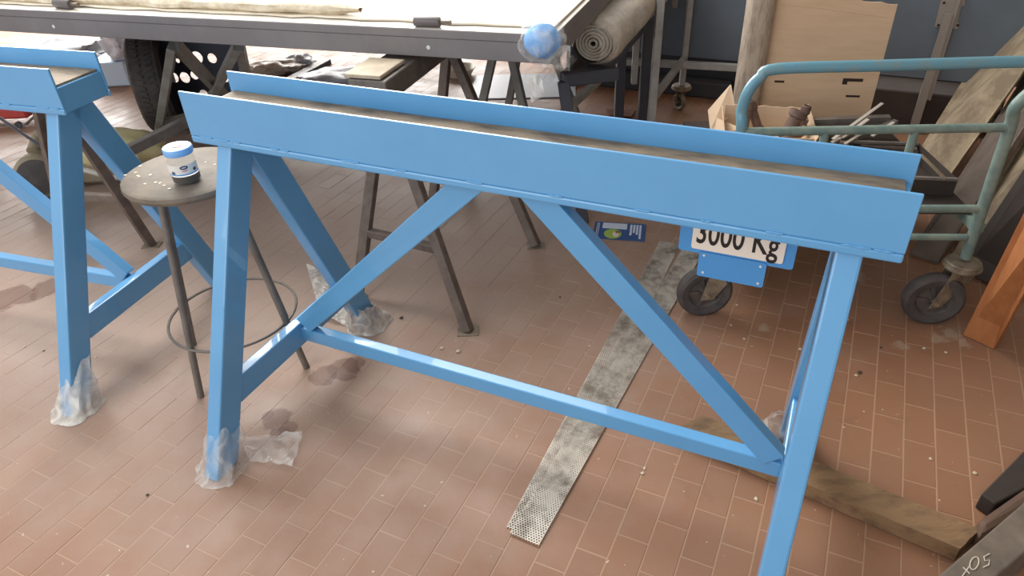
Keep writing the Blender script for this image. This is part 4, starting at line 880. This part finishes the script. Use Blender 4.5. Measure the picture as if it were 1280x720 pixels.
# crate, bag, bundles of film on the far floor
cr_ = Vector((-2.6201, 4.7252, 0.0000)); bm = BM(); box(bm, cr_.x-.12, cr_.x+.13, cr_.y-.02, cr_.y+.25, .002, .16, .01); o = obj('pale_blue_box', bm, mat('pale_blue_box', (196, 214, 230), .6), None); rebase(o, cr_); tag(o, 'pale blue box on the floor left of the tyre', 'box')
def lump(nm, label, cat, c, s, m, seed, grp=None):
    c = Vector(c); bm = BM(); bmesh.ops.create_icosphere(bm, subdivisions=4, radius=1)
    for v in bm.verts:
        k = 1+.35*noise.noise(v.co*2.2+Vector((seed, 0, 0)))+.12*noise.noise(v.co*7+Vector((0, seed, 0))); v.co = Vector((v.co.x*s[0]*k, v.co.y*s[1]*k, max(v.co.z*s[2]*k, -s[2]*.7)))
    zz = min(v.co.z for v in bm.verts); bmesh.ops.translate(bm, verts=bm.verts, vec=c-Vector((0, 0, zz))+Vector((0, 0, .002)))
    o = obj(nm, bm, m, None, smooth=True); rebase(o, c); tag(o, label, cat, grp); return o
M_PW = mat('white_plastic', (230, 232, 238), .4, rgb2=(204, 208, 216), scale=7, bump=.25, bscale=12)
M_PB = mat('beige_plastic', (226, 214, 194), .4, rgb2=(200, 190, 176), scale=9, bump=.25, bscale=14)
c = Vector((-2.5145, 4.7043, 0.1200)); lump('white_sack', 'white plastic sack on top of the pale blue box', 'sack', (c.x, c.y+.1, .162), (.11, .1, .12), M_PW, 1)
lump('film_bundle', 'grey film heap behind the left trestle top', 'plastic film', (-3.1827, 5.2366, 0.0000), (.34, .22, .11), mat('grey_film', (132, 130, 130), .4, rgb2=(176, 180, 186), scale=6, bump=.6, bscale=10), 2, 'film bundles on the far floor')
lump('film_bundle', 'cream film bundle right of the punched black sheet', 'plastic film', (-1.5717, 4.8476, 0.0000), (.19, .1, .05), M_PB, 3, 'film bundles on the far floor')
lump('film_bundle', 'white film bundle under the middle of the table', 'plastic film', (-1.0488, 4.5681, 0.0000), (.26, .16, .05), M_PW, 4, 'film bundles on the far floor')
lump('film_bundle', 'small blue white film bundle beside the angle bar', 'plastic film', (-1.4113, 4.9684, 0.0000), (.10, .08, .05), M_PW, 5, 'film bundles on the far floor')
a, b = Vector((-1.4318, 4.5307, 0.0300)), Vector((-1.2373, 5.0294, 0.0300)); AG = thing('angle_bar', 'long steel angle bar lying on the floor under the table', 'bar', (*a.xy, 0)); d = (b-a).normalized(); a2 = a-d*.6
bm = BM(); bar(bm, a2, b, .07, .006); obj('flange', bm, M_LIGHTSTEEL, AG); bm = BM(); s = d.cross(Vector((0, 0, 1)))*.033; bar(bm, a2+s-Vector((0, 0, .015)), b+s-Vector((0, 0, .015)), .006, .028); obj('flange', bm, M_BLACK, AG)
c = Vector((-0.2844, 4.6234, 0.0000)); o = obj('white_basin', lathe(BM(), [(0, .002), (.08, .002), (.105, .045), (.112, .05), (.108, .054), (.098, .047), (.078, .01), (0, .01)], 30, c), mat('basin_cream', (222, 216, 198), .4), None, smooth=True); rebase(o, c); tag(o, 'cream round basin on the floor under the table', 'basin')
c = Vector((0.1335, 4.3373, 0.0000)); o = slab('grey_sheet', 'grey blue sheet lying on the floor right of the basin', 'sheet', [c+Vector((-.35, -.2, 0)), c+Vector((.3, -.25, 0)), c+Vector((.35, .2, 0)), c+Vector((-.3, .25, 0))], .001, .006, mat('grey_sheet', (150, 156, 166), .4), bev=.001)
# rod from the left edge and brace of the grey sawhorse
bm = BM(); tube(bm, [(-2.4323, 3.2132, 0.4200), (-1.9581, 2.8606, 0.3000)], .007, 8); o = obj('steel_rod', bm, M_BLACK, None); rebase(o, (-1.9581, 2.8606, 0.3000)); tag(o, 'thin black rod slanting down from the left edge', 'rod')
bm = BM(); bar(bm, (-1.5860, 2.7720, 0.3200), (-1.3607, 2.9514, 0.3800), .045, .04, bev=.002); o = obj('steel_bar', bm, M_DARKSTEEL, None); rebase(o, (-1.5860, 2.7720, 0.3200)); tag(o, 'dark grey square bar slanting up to the right behind the stool', 'bar')
# crumbs on the tiles
rr = random.Random(9); M_CR = mat('plaster_crumb', (206, 190, 166), .9); M_CR2 = mat('dark_crumb', (84, 68, 58), .9)
for i, (x, y, s) in enumerate([(-0.3868, 1.9485, 0.008), (-0.238, 1.7722, 0.009), (-0.1825, 1.752, 0.01), (-1.6573, 1.8834, 0.005), (-1.578, 1.8564, 0.004), (-1.124, 1.6341, 0.004), (-1.3814, 1.8093, 0.004), (0.2416, 1.7498, 0.005), (0.7381, 1.9645, 0.006), (0.7709, 1.9333, 0.006), (0.7408, 1.7502, 0.005), (0.8983, 1.6861, 0.006), (1.0331, 1.5667, 0.008), (1.0177, 1.5533, 0.006), (1.2777, 1.6627, 0.006), (1.3327, 1.6392, 0.005), (1.1487, 1.676, 0.005), (0.5828, 1.1241, 0.006), (0.3262, 1.2366, 0.005), (0.3171, 1.2211, 0.005), (-0.9736, 1.2249, 0.005), (1.0699, 1.2248, 0.005), (1.1546, 1.1719, 0.006), (1.1086, 1.8251, 0.005), (0.1691, 2.0293, 0.005)]):
    bm = BM(); bmesh.ops.create_icosphere(bm, subdivisions=1, radius=1)
    for v in bm.verts: v.co = Vector((v.co.x*s*rr.uniform(.6, 1.3), v.co.y*s*rr.uniform(.6, 1.3), v.co.z*s*.4+s*.4))+Vector((x, y, 0))
    o = obj('crumb', bm, M_CR if i % 4 else M_CR2, None); rebase(o, (x, y, 0)); tag(o, 'tiny pale crumb of plaster on the tiles' if i % 4 else 'tiny dark crumb of dirt on the tiles', 'crumb', 'pale crumbs scattered on the tiles' if i % 4 else 'dark crumbs scattered on the tiles')
